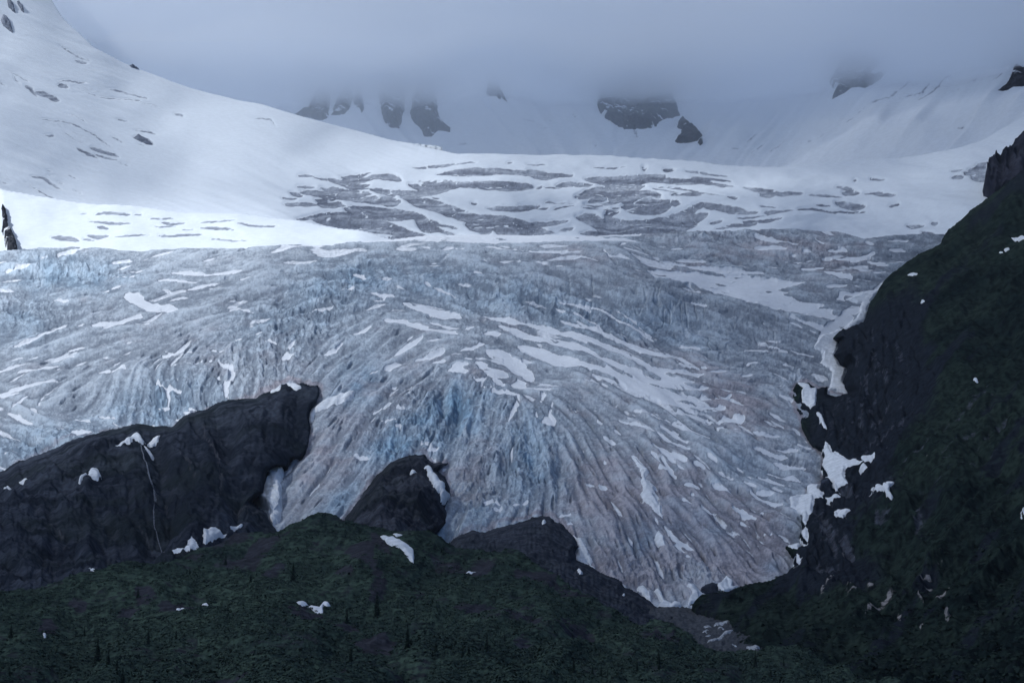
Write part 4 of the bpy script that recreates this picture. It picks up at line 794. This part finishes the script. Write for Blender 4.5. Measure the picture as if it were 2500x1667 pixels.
patch(brown, 'B2', '1588 862 1606 858 1632 888 1612 892', 'speck of snow on gravel just below the tall jagged snow bank', group=G3, **small)
patch(glacier, 'B2', '1968 958 2012 954 2057 990 2064 1048 2030 1032', 'wedge of snow at the glacier foot on the dark moraine edge', group=G3, **small)
patch(glacier, 'B2', '2083 985 2112 980 2130 1010 2152 1052 2192 1070 2245 1065 2262 1090 2180 1102 2108 1088 2132 1062', 'hook-shaped snow patch at the lowest tip of the glacier', group=G3, **small)
patch(glacier, 'B3', '200 992 262 982 285 1000 332 1008 312 1042 270 1032 280 1060 262 1078 206 1088 220 1052 240 1032', 'crumbled snow left of the black hollow under the ice front', group=G3, **small)
patch(glacier, 'B3', '395 955 430 922 452 888 492 922 490 952 535 948 500 972 430 988', 'pointed snow cone right of the black hollow under the ice front', group=G3, **small)
patch(glacier, 'B3', '284 992 292 965 320 950 360 943 402 948 398 1002 330 1004', 'dark patch painted for the shaded hollow under the ice front between two snow patches', mat=MAT_ROCK, cat='rock outcrop', name='rock_outcrop', thick=.4, edge=4, warp=.4)  # dark sheet painting the shade inside the ice hollow
patch(mid, 'B2', '615 212 650 218 700 260 745 310 748 345 785 370 742 425 720 400 715 360 680 325 658 270', 'curved snow streak down the right side of the rock dome', group=G3, thick=2.5, lift=1.5)
spot(mid, 'B2', 545, 227, 18, 18, 'dot of snow near the top of the rock dome', group=G3, **small)
spot(brown, 'B2', 1380, 536, 14, 8, 'dot of snow on top of the brown moraine hill', group=G3, **small)
spot(brown, 'B2', 1890, 1004, 9, 5, 'speck of snow on the gravel slope above the riverbed', group=G3, **small)
G4 = 'snow patches on the dark mountain'
patch(mount, 'B3', '1060 105 1085 45 1112 62 1132 105 1187 130 1232 150 1282 145 1330 165 1308 125 1402 120 1397 162 1340 182 1270 186 1217 205 1205 240 1228 290 1152 330 1130 322 1125 285 1090 285 1050 330 1080 358 1065 376 1018 396 1012 436 1002 490 977 500 962 560 977 620 972 690 945 702 918 625 932 590 922 540 915 500 860 462 850 385 962 330 960 310 1050 296 1075 265 1060 200', 'big white snow gully filling the gap between lower glacier and dark mountain', group=G4, thick=2.2)
patch(mount, 'B3', '1300 207 1330 190 1357 210 1325 227', 'small diamond of snow right of the big snow gully', group=G4, **small)
patch(mount, 'B3', '1142 440 1165 430 1190 436 1248 440 1220 467 1200 500 1138 496', 'square-topped snow patch on the mountain foot right of the gully', group=G4, **small)
patch(mount, 'B3', '1373 417 1405 390 1440 385 1480 402 1492 380 1462 364 1480 352 1527 352 1515 382 1495 412 1492 436 1524 460 1510 477 1480 465 1468 436 1410 428', 'forked snow patch on the dark mountain foot, farthest right in the group', group=G4, **small)
patch(mount, 'B3', '1368 358 1395 352 1418 362 1390 368', 'thin dash of snow above the forked snow patch', group=G4, **small)
patch(mount, 'B3', '1082 372 1130 365 1190 360 1150 378 1100 382', 'thin level strip of snow under the boulder beside the snow gully', group=G4, **small)
patch(mount, 'B3', '826 692 880 684 942 690 905 715 850 712', 'flat snow strip at the lower right corner of the glacier', group=G4, **small)
patch(mount, 'B3', '883 780 912 762 922 800 940 825 922 856 895 848 868 838 890 820', 'lowest blob of snow at the bottom end of the snow gully', group=G4, **small)
patch(mount, 'C6', '897 1015 960 1018 985 1030 992 1055 1032 1038 1028 1100 1022 1170 1000 1182 940 1142 932 1080 950 1060', 'upright snow patch in the dark cleft beside the ice', group=G4, **small)
patch(mount, 'C6', '868 1188 892 1195 922 1230 917 1258 885 1228', 'small snow sliver on the ice edge of the dark cleft', group=G4, **small)
patch(mount, 'C6', '1026 1235 1052 1235 1075 1290 1098 1330 1068 1326 1052 1290', 'narrow snow streak deep in the dark cleft', group=G4, **small)
patch(mount, 'C6', '1605 348 1650 328 1678 333 1642 357', 'slanting snow fleck high on the green mountain flank', group=G4, **small)
spot(mount, 'C6', 1706, 517, 12, 9, 'tiny snow dot in the middle of the dark mountain flank', group=G4, **small)
patch(mount, 'C6', '2268 82 2300 76 2352 88 2380 120 2345 122 2318 118', 'snow patch at the right edge of the upper mountain', group=G4, **small)
patch(mount, 'C6', '2222 162 2255 148 2262 176 2235 182', 'small snow fleck left below the patch at the right edge', group=G4, **small)
spot(mount, 'C6', 2207, 190, 14, 5, 'faint snow dash beside the small upper flecks', group=G4, **small)
spot(mount, 'C6', 2043, 1020, 15, 9, 'lone snow fleck above the long grey scree streak', group=G4, **small)
spot(mount, 'C6', 1798, 118, 14, 6, 'snow fleck on the skyline edge of the dark mountain', group=G4, **small)
spot(mount, 'B3', 2350, 525, 9, 28, 'snow spot cut by the right side of the picture', group=G4, **small)
G5 = 'snow patches on the green moraine'
patch(hill, 'B1', '1882 1034 1930 1022 1975 1030 1990 1024 2040 1030 2060 1005 2082 1002 2112 1030 2085 1032 2067 1027 2062 1060 2020 1057 1975 1035 1920 1042', 'long bird-shaped snow patch lying across the green moraine slope', group=G5, edge=3, warp=.3, thick=.7)
patch(hill, 'B1', '1284 1060 1292 1040 1320 1033 1337 1045 1326 1076 1300 1078', 'round snow ball of a patch among green shrubs', group=G5, edge=4, warp=.3, thick=.9)
spot(hill, 'B1', 1138, 1112, 17, 10, 'small snow spot on brown soil left of the round patch', group=G5, edge=3, warp=.3, thick=.6)
spot(hill, 'B1', 1166, 1085, 17, 5, 'thin snow dash between the round patch and the small spot', group=G5, edge=3, warp=.3, thick=.5)
spot(hill, 'B1', 283, 1270, 15, 11, 'lonely snow spot low on the left green slope', group=G5, edge=3, warp=.3, thick=.6)
patch(hill, 'B2', '333 658 400 690 480 733 548 758 552 785 548 815 510 795 470 770 420 757 365 717', 'long diagonal snow bar near the top of the green moraine', group=G5, edge=4, warp=.4, thick=1.2)
patch(hill, 'B2', '408 658 440 656 478 668 440 674', 'faint snow dash above the diagonal snow bar', group=G5, edge=3, warp=.3, thick=.4)
patch(hill, 'B2', '878 840 900 822 918 832 955 830 915 842', 'small broken snow dash on the right shoulder of the green moraine', group=G5, edge=3, warp=.4, thick=.4)
MAT_STONE = mat_rock('pale_stone', dark=(.12, .12, .13), light=(.22, .22, .22), mossy=0, scale=.3, bump=.5)
bo = patch(mount, 'B3', '1843 1126 1870 1118 1888 1150 1873 1178 1853 1158', 'big pale boulder under the rock bands of the dark mountain', mat=MAT_STONE, cat='boulder', name='boulder', edge=4, warp=.3, thick=3.5)
bo = patch(mount, 'B3', '1682 1190 1695 1184 1708 1190 1695 1198', 'little pale boulder left below the big one', mat=MAT_STONE, cat='boulder', name='boulder', edge=3, warp=.3, thick=2)
bo = patch(mount, 'B3', '1045 350 1048 310 1085 284 1130 285 1128 320 1132 345 1085 362', 'dark boulder standing in the snow gully', mat=MAT_ROCK, cat='boulder', name='boulder', edge=8, warp=.5, thick=6)

# dark rock showing through the snow of the headwall and the slopes
def crag(sheet, crop, c, label, **k):
    k = dict(dict(thick=9, edge=10, warp=1.2, lift=1.5, rough=.5, calm=0), **k)
    return patch(sheet, crop, c, label, mat=k.pop('mat', MAT_CRAG), cat='rock outcrop', name='rock_outcrop', **k)
G6 = 'rock outcrops under the fog'
crag(head, 'C1', '1880 752 1960 700 2000 600 2060 560 2110 640 2092 770 2060 790 1980 775', 'leftmost wedge of rock under the fog behind the snow slope', group=G6)
crag(head, 'C2', '25 752 45 680 80 600 140 540 165 620 146 700 105 752', 'blunt dark rock under the fog, second from the left', group=G6)
crag(head, 'C2', '160 660 175 560 215 560 232 700 217 736 203 700 175 690', 'narrow pale rock rib under the fog with a thin tail', group=G6, warp=.6)
crag(head, 'C2', '345 720 320 600 350 480 450 460 500 560 482 700 452 797 395 797 363 770', 'blocky rock stub in the fog left of the broad split crag', group=G6)
crag(head, 'C2', '528 712 540 600 600 480 680 520 705 690 778 775 784 802 742 792 702 788 662 822 618 812 598 770', 'broad triangular crag under the fog with a toothed lower edge', group=G6)
crag(head, 'C2', '1010 605 1030 500 1080 480 1105 590 1146 680 1125 662 1108 640 1100 668 1075 640 1038 628', 'small lone rock fang high under the fog', group=G6, warp=.5, edge=5)
crag(head, 'C2', '1722 695 1730 560 1800 440 2000 400 2180 460 2215 600 2248 702 2130 748 2080 798 1990 815 1890 818 1830 792 1770 767 1735 728', 'widest dark crag, bowl-shaped, hanging from the fog right of centre', group=G6)
crag(head, 'C3', '122 885 165 822 168 797 138 782 145 750 175 722 202 750 262 795 303 842 270 868 220 872 180 882 140 894', 'star-shaped dark rock just right of the widest crag', group=G6, warp=.6, edge=6)
crag(head, 'C3', '270 884 285 868 305 864 302 885 285 898', 'rock crumb below the star-shaped rock', group=G6, warp=.4, edge=4)
crag(head, 'C3', '1125 648 1150 590 1110 540 1180 420 1380 340 1440 420 1360 500 1420 488 1478 448 1440 505 1382 547 1340 582 1250 582 1200 612', 'flying-bird-shaped rock outcrop in the fog upper right', group=G6, warp=.8, edge=6)
crag(head, 'C3', '2185 603 2250 540 2290 450 2400 440 2400 560 2352 556 2290 562', 'pointed rock at the right end under the fog', group=G6, warp=.8, edge=6)
MAT_LEFTCRAG = mat_rock('slope_rock', dark=(.11, .13, .17), light=(.18, .20, .25), mossy=0, scale=.02, bump=4)
G7 = 'rock outcrops on the left snow slope'
crag(basin, 'C1', '5 130 20 95 45 110 70 150 82 215 60 200 25 170', 'almond-shaped grey rock in the upper left snow', mat=MAT_LEFTCRAG, group=G7, thick=4, edge=5, warp=.5)
crag(basin, 'C1', '45 15 60 5 85 40 102 95 80 80 55 55', 'narrow grey rock above the almond-shaped one', mat=MAT_LEFTCRAG, group=G7, thick=4, edge=5, warp=.5)
crag(basin, 'C1', '108 20 122 22 145 55 155 92 135 75 115 45', 'slim grey rock sliver right of the narrow one', mat=MAT_LEFTCRAG, group=G7, thick=4, edge=4, warp=.4)
crag(basin, 'C1', '815 412 850 422 880 418 900 455 870 448 840 438', 'twin rock teeth on the skyline of the left snow slope', mat=MAT_LEFTCRAG, group=G7, thick=4, edge=4, warp=.4)
crag(basin, 'C1', '850 872 880 850 915 865 972 912 965 922 900 903', 'teardrop grey rock on the smooth snow slope', mat=MAT_LEFTCRAG, group=G7, thick=2, edge=4, warp=.5)
crag(ridge, 'C4', '8 -110 30 -115 45 -60 50 -20 62 30 90 75 104 110 120 172 92 190 60 182 35 130 28 80 10 40 18 0 22 -40', 'dark knobbly rock rib at the far left edge of the bright snow', mat=MAT_CRAG, group=G7, thick=8, edge=6, warp=.8)

# ------------------------------------------------------------------ water
g = G('white_water'); n = g.noise(.9, 4, .6)
MAT_FALL = g.done(g.mix(g.ramp(n, .35, .65), (.05, .06, .08), (.17, .19, .23)), .4, n, .3, .5)
def fall(crop, text, label, wm=1.0):
    S = strokes(crop, text)
    o = lay_on(rock, None, 'waterfall', MAT_FALL, strokes_=S, thick=.5, edge=2, warp=.25, step=.8, lift=.5)
    return tag(o, label, 'waterfall', 'waterfalls on the rock hill')
fall('B1', 'w9 893 40 905 100 918 160 938 205; w13 925 170 950 230 975 290 990 350 998 400; w6 990 380 980 450 985 520 1005 580 1040 650 1060 700', 'long thin waterfall dropping from the arch-shaped snow patch down the rock hill')
g = G('river_water'); n = g.noise(.5, 4, .6)
MAT_RIVER = g.done(g.mix(g.ramp(n, .4, .6), (.16, .18, .21), (.40, .43, .47)), .25, n, .2, .4)
st = lay_on(plain, None, 'stream', MAT_RIVER, strokes_=strokes('B3', 'w20 375 1197 430 1185 478 1172; w9 305 1206 355 1205; w16 425 1257 460 1250 495 1238; w22 335 1312 400 1285 445 1265; w8 320 1265 350 1262; w8 400 1225 440 1230; w18 585 1345 620 1352 665 1352; w10 590 1375 625 1378; w20 510 1422 540 1412 575 1404; w8 300 1240 340 1235; w7 480 1320 520 1330'), thick=.3, edge=2, warp=.5, step=.8, lift=.5)
tag(st, kind='structure')

# ------------------------------------------------------------------ conifers
def mat_leaf(name, a, b):
    g = G(name); n = g.noise(1.3, 4, .6); return g.done(g.mix(g.ramp(n, .3, .7), a, b), .9)
MAT_NEEDLE = mat_leaf('spruce_needles', (.010, .017, .016), (.020, .032, .025))
MAT_BARK = mat_leaf('spruce_bark', (.03, .024, .02), (.05, .04, .035))
def conifer_meshes(seed, slim):
    r = random.Random(seed)
    V = []; Fc = []; n = 7
    for k in range(5):
        z = k / 4; rad = .018 * (1 - z) + .003
        for i in range(n): V.append((rad * math.cos(i * 2 * math.pi / n), rad * math.sin(i * 2 * math.pi / n), z * .97))
    for k in range(4):
        for i in range(n): Fc.append((k * n + i, k * n + (i + 1) % n, (k + 1) * n + (i + 1) % n, (k + 1) * n + i))
    trunk = (V, Fc)
    V = []; Fc = []
    z = .07
    while z < .985:
        R = slim * (1 - z) ** .85 * r.uniform(.75, 1.15) + .012
        m = max(5, int(11 * (1 - z) + 4)); ph = r.random() * 6
        for i in range(m):
            if r.random() < .12: continue
            a = ph + i * 2 * math.pi / m + r.uniform(-.25, .25); L = R * r.uniform(.6, 1.15); w = .05 * (1.15 - z) + .006; dz = L * r.uniform(.25, .6)
            ca, sa = math.cos(a), math.sin(a); b = len(V)
            V += [(0, 0, z + .01), (ca * L * .5 - sa * w, sa * L * .5 + ca * w, z - dz * .45), (ca * L, sa * L, z - dz + .012), (ca * L * .5 + sa * w, sa * L * .5 - ca * w, z - dz * .45), (ca * L * .5, sa * L * .5, z - dz * .2 + .015)]
            Fc += [(b, b + 1, b + 4, b + 4), (b + 1, b + 2, b + 4, b + 4), (b + 2, b + 3, b + 4, b + 4), (b + 3, b, b + 4, b + 4)]
        z += r.uniform(.018, .034)
    return trunk, (V, Fc)
def tri_obj(name, V, Fc, mat, parent):
    me = bpy.data.meshes.new(name); me.from_pydata(V, [], [tuple(dict.fromkeys(f)) for f in Fc]); me.materials.append(mat)
    return link(bpy.data.objects.new(name, me), parent)
protos = []
def make_tree(seed, slim):
    root = link(bpy.data.objects.new('spruce_tree', None))
    (tv, tf), (cv, cf) = conifer_meshes(seed, slim)
    tri_obj('trunk', tv, tf, MAT_BARK, root); tri_obj('crown', cv, cf, MAT_NEEDLE, root)
    return root
TREES = [
 ('B1', 1870, 890, 125, 'spruce on the moraine shoulder right of the reddish bare soil'), ('B1', 945, 1335, 115, 'dark spruce below and left of the round snow patch'),
 ('B1', 622, 1405, 165, 'tall narrow spruce low on the left green slope'), ('B1', 690, 1462, 100, 'slim spruce just right below the tall narrow one'),
 ('B1', 745, 1492, 90, 'short spruce right of the slim one on the left slope'), ('B1', 782, 1575, 125, 'spruce rising from the bottom edge at lower left'),
 ('B1', 540, 1205, 65, 'tiny spruce above the tall narrow spruce'), ('B1', 1122, 1312, 70, 'small spruce straight below the small snow spot'),
 ('B1', 1285, 1572, 52, 'stubby spruce tip at the bottom edge on pale grass'), ('B1', 880, 1032, 60, 'tiny spruce left of the small snow spots'),
 ('B1', 2240, 1405, 105, 'spruce at the lower middle left, below the bird-shaped snow patch'), ('B1', 2215, 1150, 80, 'spruce close to the right end of the bird-shaped snow patch'),
 ('B1', 70, 1260, 90, 'broad dark spruce at the far left edge'), ('B1', 1210, 880, 60, 'round-topped spruce below the lumpy gully snow'), ('B1', 1440, 780, 70, 'spruce on the brown moraine shoulder'),
 ('B1', 60, 1560, 60, 'spruce in the bottom left corner'), ('B1', 1600, 900, 60, 'spruce left of the reddish bare soil'),
 ('B2', 315, 1095, 155, 'tall lone spruce under the grey scree face of the moraine'), ('B2', 508, 1402, 165, 'tallest dark spruce at bottom centre left'),
 ('B2', 148, 1405, 110, 'spruce midway between the lower middle one and the tallest one'), ('B2', 120, 1162, 90, 'spruce left of the tall lone one'),
 ('B2', 690, 1455, 95, 'squat spruce right of the tallest dark spruce'), ('B2', 860, 1472, 85, 'left one of the close spruce pair at bottom centre'),
 ('B2', 900, 1470, 75, 'right one of the close spruce pair at bottom centre'), ('B2', 1015, 1440, 120, 'pointed spruce right of the close pair'),
 ('B2', 1570, 1565, 110, 'spruce at the bottom edge right of centre'), ('B2', 1690, 1560, 65, 'left one of three slim spruces at the bottom edge'),
 ('B2', 1745, 1565, 85, 'middle one of three slim spruces at the bottom edge'), ('B2', 1787, 1572, 62, 'right one of three slim spruces at the bottom edge'),
 ('B2', 1975, 1552, 75, 'thin spruce alone right of the three slim ones'), ('B2', 2112, 1525, 95, 'bushy spruce on the rocky patch at the bottom right of centre'),
 ('B2', 620, 1250, 55, 'small spruce above the tallest dark spruce'), ('B2', 1130, 1340, 60, 'small spruce on the middle moraine slope'), ('B2', 1560, 1290, 60, 'small spruce on the right moraine slope above the bottom edge'),
 ('B3', 25, 1545, 100, 'spruce on the far right spur of the moraine'), ('B3', 640, 1535, 110, 'dark spruce below the end of the stream'), ('B3', 820, 1500, 60, 'small spruce on the near mound right of the stream end'),
]
tree_pos = []
for i, (c, x, y, h, lab) in enumerate(TREES):
    u, v = pts(c, '%f %f' % (x, y))[0]
    p = hill.at(np.array([u]), np.array([v]))[0]
    H = h * KS * p[1] / F * 1.12
    root = make_tree(i % 7 + 3, [.16, .13, .2, .17, .14, .19, .15][i % 7]) if i < 7 else None
    if root is None:
        src = protos[i % 7]; root = src.copy(); link(root)
        for ch in src.children:
            cc = ch.copy(); link(cc); cc.parent = root
    else: protos.append(root)
    root.location = p - np.array([0, 0, .04 * H]); root.scale = (H, H, H); root.rotation_euler = (0, 0, random.random() * 6)
    tag(root, lab, 'spruce tree', 'spruces on the moraine'); tree_pos.append(p)

# ------------------------------------------------------------------ low alder scrub
def scrub(name, sheet, n, area, size, mats, leafs=11, vegfn=None):
    r = np.random.default_rng(11)
    P = np.asarray(area, float); x0, y0 = P.min(0); x1, y1 = P.max(0)
    u = r.uniform(x0, x1, n * 3); v = y0 + (y1 - y0) * r.random(n * 3) ** .8
    k = poly_in(u, v, P); u, v = u[k], v[k]
    k = r.random(len(u)) < vegfn(u, v); u, v = u[k][:n], v[k][:n]; n = len(u)
    c = sheet.at(u, v); s = size * r.uniform(.5, 1.25, n) * (1 + .35 * fbm(u / 25, v / 10, 3, 2))
    # each clump: small leafy faces over a low dome
    m = leafs
    th = r.uniform(0, 2 * np.pi, (n, m)); ph = np.arccos(r.uniform(0.05, 1, (n, m)))
    rad = s[:, None] * r.uniform(.7, 1.1, (n, m))
    cx = c[:, None, 0] + rad * np.sin(ph) * np.cos(th) * 1.5; cy = c[:, None, 1] + rad * np.sin(ph) * np.sin(th) * 1.5; cz = c[:, None, 2] + rad * np.cos(ph) * .6
    q = s[:, None] * r.uniform(.4, .75, (n, m))
    a1 = r.normal(size=(n, m, 3)); a1 /= np.linalg.norm(a1, axis=-1, keepdims=True); nrm = np.stack([np.sin(ph) * np.cos(th), np.sin(ph) * np.sin(th), np.cos(ph) + .5], -1) + .22 * a1
    t1 = np.cross(nrm, a1); t1 /= np.linalg.norm(t1, axis=-1, keepdims=True) + 1e-9; t2 = np.cross(nrm, t1); t2 /= np.linalg.norm(t2, axis=-1, keepdims=True) + 1e-9
    C = np.stack([cx, cy, cz], -1); q = q[..., None]
    V = np.stack([C - t1 * q, C - t2 * q * .6, C + t1 * q, C + t2 * q * .6], 2).reshape(-1, 3)
    Q = np.arange(len(V)).reshape(-1, 4)
    shade = np.repeat(r.random(n), m * 4)
    col = np.stack([shade, shade, shade], -1)
    return mesh_obj(name, V, Q, mats, dict(cover=col), smooth=False)
g = G('alder_leaves'); a, _, _, _ = g.attr('cover'); n = g.noise(.012, 6, .6)
MAT_ALDER = g.done(g.mix(g.ramp(g.math('ADD', g.math('MULTIPLY', a, .5), g.math('MULTIPLY', n, 1.1)), .42, 1.1), (.021, .033, .032), (.047, .071, .057)), .9)
def vh(u, v):
    s = sample(M_soil, u, v); a = fbm((u + v * .6) / 60, (v * 2.4 - u * .35) / 50, 5, 4)
    return np.clip(1.0 - s * .95 - sm(.0, .35, a) * .75, 0, 1)
tag(scrub('scrub', hill, 40000, O_hill, .85, MAT_ALDER, vegfn=vh), kind='stuff')
def vm(u, v):
    return np.clip(.75 - sample(M_scree, u, v) - rocky(u, v) - sample(M_pale, u, v), 0, 1) * sm(1150, 1500, v)
g = G('dark_alder_leaves'); a, _, _, _ = g.attr('cover'); n = g.noise(.02, 4, .6)
MAT_ALDER2 = g.done(g.mix(g.ramp(g.math('ADD', g.math('MULTIPLY', a, .5), g.math('MULTIPLY', n, .7)), .3, .85), (.011, .018, .018), (.024, .038, .031)), .9)
tag(scrub('scrub', mount, 6000, O_mount, 1.5, MAT_ALDER2, vegfn=vm), kind='stuff')
# ------------------------------------------------------------------ camera, light, air
cam = bpy.data.cameras.new('camera'); co = link(bpy.data.objects.new('camera', cam)); scene.camera = co
co.location = STATION; co.rotation_euler = (math.pi / 2 + PITCH, 0, 0)
cam.sensor_width = 36; cam.lens = 36 * F / 2500; cam.clip_start = 1; cam.clip_end = 30000
SUN_EL, SUN_AZ = 46, -100      # azimuth from +Y toward +X : sun high on the left, a little behind the scene
w = bpy.data.worlds.new('World'); scene.world = w; w.use_nodes = True
nt = w.node_tree; bg = nt.nodes['Background']
sky = nt.nodes.new('ShaderNodeTexSky'); sky.sky_type = 'NISHITA'; sky.sun_disc = False
sky.sun_elevation = radians(SUN_EL); sky.sun_rotation = radians(SUN_AZ); sky.dust_density = 1.0; sky.ozone_density = 3.0; sky.air_density = 1.0
tn = nt.nodes.new('ShaderNodeMix'); tn.data_type = 'RGBA'; tn.blend_type = 'MULTIPLY'; tn.inputs[0].default_value = 1; tn.inputs[7].default_value = (.77, .92, 1.13, 1)
nt.links.new(sky.outputs[0], tn.inputs[6]); nt.links.new(tn.outputs[2], bg.inputs[0]); bg.inputs[1].default_value = .1
sd = bpy.data.lights.new('sun', 'SUN'); sd.energy = 5.0; sd.angle = radians(2); sd.color = (.95, .98, 1)
so = link(bpy.data.objects.new('sun', sd))
el, az = radians(SUN_EL), radians(SUN_AZ)
SD = np.array([math.sin(az) * math.cos(el), math.cos(az) * math.cos(el), math.sin(el)])   # towards the sun
from mathutils import Vector
so.rotation_euler = Vector(SD).to_track_quat('Z', 'Y').to_euler()
vs = scene.view_settings; vs.view_transform = 'Standard'; vs.look = 'None'; vs.gamma = 1; vs.exposure = 0
c = scene.cycles; c.max_bounces = 16; c.volume_bounces = 14; c.diffuse_bounces = 3; c.use_denoising = True; c.sample_clamp_indirect = .8; c.sample_clamp_direct = 4; c.transparent_max_bounces = 8
try: c.denoiser = 'OPENIMAGEDENOISE'
except Exception: pass

GAPS = [(420, 560, 2930, 480, 170, .8), (20, 570, 2950, 380, 220, .75), (20, 430, 3250, 300, 240, .8), (-50, 850, 2500, 480, 480, .6), (60, 120, 4000, 800, 520, .7), (1550, 410, 3700, 300, 90, .25)]
# unseen cloud deck added to shade the valley, thinned to light the snow ridge
def closed_slab(name, X, Y, top, bot, mat):
    n = X.size; idx = np.arange(n).reshape(X.shape)
    V = np.concatenate([np.stack([X, Y, top], -1).reshape(-1, 3), np.stack([X, Y, bot], -1).reshape(-1, 3)])
    a = np.stack([idx[:-1, :-1].ravel(), idx[:-1, 1:].ravel(), idx[1:, 1:].ravel(), idx[1:, :-1].ravel()], -1)
    rim = np.concatenate([idx[0, :], idx[1:, -1], idx[-1, -2::-1], idx[-2:0:-1, 0]])
    r2 = np.roll(rim, -1)
    side = np.stack([rim, rim + n, r2 + n, r2], -1)
    return mesh_obj(name, V, np.concatenate([a, a[:, ::-1] + n, side]), mat)
ZC = 3000.0
def shade_point(u, v, D):
    p = world(u, v, D); k = (ZC - p[2]) / SD[2]; return p + SD * k
xs = np.arange(-6400, 1400, 90.0); ys = np.arange(-900, 7600, 90.0); X, Y = np.meshgrid(xs, ys)
th = 190 + 150 * fbm(X / 700, Y / 600, 4, 4)
ed = np.minimum(np.minimum(X + 6400, 1310 - X), np.minimum(Y + 900, 7500 - Y)); th = th * sm(-1, 500, ed) + 2
m, nt = newmat('shade_cloud_vapour'); N = nt.nodes; L = nt.links
out = N.new('ShaderNodeOutputMaterial'); tr = N.new('ShaderNodeBsdfTransparent'); tl = N.new('ShaderNodeBsdfTranslucent'); df = N.new('ShaderNodeBsdfDiffuse')
mx = N.new('ShaderNodeMixShader'); mx2 = N.new('ShaderNodeMixShader'); at = N.new('ShaderNodeAttribute'); at.attribute_name = 'thin'
mx.inputs[0].default_value = .5; L.new(tl.outputs[0], mx.inputs[1]); L.new(df.outputs[0], mx.inputs[2]); tl.inputs[0].default_value = (.9, .9, .9, 1)
L.new(at.outputs['Fac'], mx2.inputs[0]); L.new(mx.outputs[0], mx2.inputs[1]); L.new(tr.outputs[0], mx2.inputs[2]); L.new(mx2.outputs[0], out.inputs[0])
deck = closed_slab('shade_cloud', X, Y, ZC + th, ZC - th * .6, m); tag(deck, kind='structure')  # out of view, added to block and shape the sunlight
thin = .155 + .11 * sm(4150, 4750, Y) * (1 - .85 * sm(-2700, -1000, X))
for (u, v, D, ru, rv, amt) in GAPS:
    p = shade_point(u, v, D); thin = np.maximum(thin, 0) + (amt) * np.exp(-(((X - p[0]) / ru) ** 2 + ((Y - p[1]) / rv) ** 2))
_p = shade_point(2380, 300, 4150)
thin = thin * (1 - .85 * np.exp(-(((X - _p[0]) / 420) ** 2 + ((Y - _p[1]) / 420) ** 2)))  # added cloud made denser here to dim the right headwall
thin = np.clip(thin * (1 + .25 * fbm(X / 400, Y / 400, 5, 3)), 0, 1).ravel()
thin = np.sqrt(np.r_[thin, thin])
at_ = deck.data.attributes.new('thin', 'FLOAT_COLOR', 'POINT')
at_.data.foreach_set('color', np.stack([thin, thin, thin, thin * 0 + 1], -1).astype(np.float32).ravel())

# fog bank wrapping the headwall
def vol(name, dens, col, aniso=0.0):
    m, nt = newmat(name); o = nt.nodes.new('ShaderNodeOutputMaterial'); p = nt.nodes.new('ShaderNodeVolumePrincipled')
    p.inputs['Density'].default_value = dens; p.inputs['Color'].default_value = (*col, 1); p.inputs['Anisotropy'].default_value = aniso
    nt.links.new(p.outputs[0], o.inputs['Volume']); return m
xs = np.arange(-3200, 3201, 60.0); ys = np.concatenate([np.arange(4420, 5600, 40.0), np.arange(5600, 8200, 200.0)]); X, Y = np.meshgrid(xs, ys)
right = sm(600, 950, X); Y = Y - 480 * right * (1 - sm(4420, 6500, Y))
bot = 1252 + 38 * fbm(X / 260, Y / 300, 3, 3) + 30 * fbm(X / 120, Y / 160, 6, 4) + 55 * np.exp(-((X + 25) / 110) ** 2) + 40 * np.exp(-((X - 700) / 130) ** 2) + 45 * sm(100, 550, X) - 95 * right
fr = sm(4400, 4800, Y + 480 * right)
top = bot + 60 + 230 * fr + 60 * fbm(X / 300, Y / 300, 8, 3)
fog = closed_slab('fog_bank', X, Y, top, bot, vol('fog_air', .0072, (.945, .967, .993), .62)); tag(fog, kind='stuff')

# thin mist drifting below the fog, high in the cirque
xs = np.arange(-3000, 3001, 120.0); ys = np.arange(3000, 6000, 100.0); X, Y = np.meshgrid(xs, ys)
front = 3900 + 250 * sm(-900, 600, X)
top = 300 + 900 * sm(front, front + 500, Y) + 220 * sm(4000, 5000, Y) + 20 * fbm(X / 300, Y / 300, 8, 3)
mist = closed_slab('mist', X, Y, top, top * 0 + 260 - 80 * sm(3000, 3400, Y), vol('mist_air', 1.3e-3, (.86, .92, 1.0))); tag(mist, kind='stuff')
# the valley air
def box(name, lo, hi, mat):
    (x0, y0, z0), (x1, y1, z1) = lo, hi
    V = [(x0, y0, z0), (x1, y0, z0), (x1, y1, z0), (x0, y1, z0), (x0, y0, z1), (x1, y0, z1), (x1, y1, z1), (x0, y1, z1)]
    return mesh_obj(name, V, [(0, 3, 2, 1), (4, 5, 6, 7), (0, 1, 5, 4), (1, 2, 6, 5), (2, 3, 7, 6), (3, 0, 4, 7)], mat, smooth=False)
hz = box('haze', (-3400, -1000, -80), (3400, 8400, 2760), vol('valley_air', 1e-5, (.80, .87, 1.0))); tag(hz, kind='stuff')
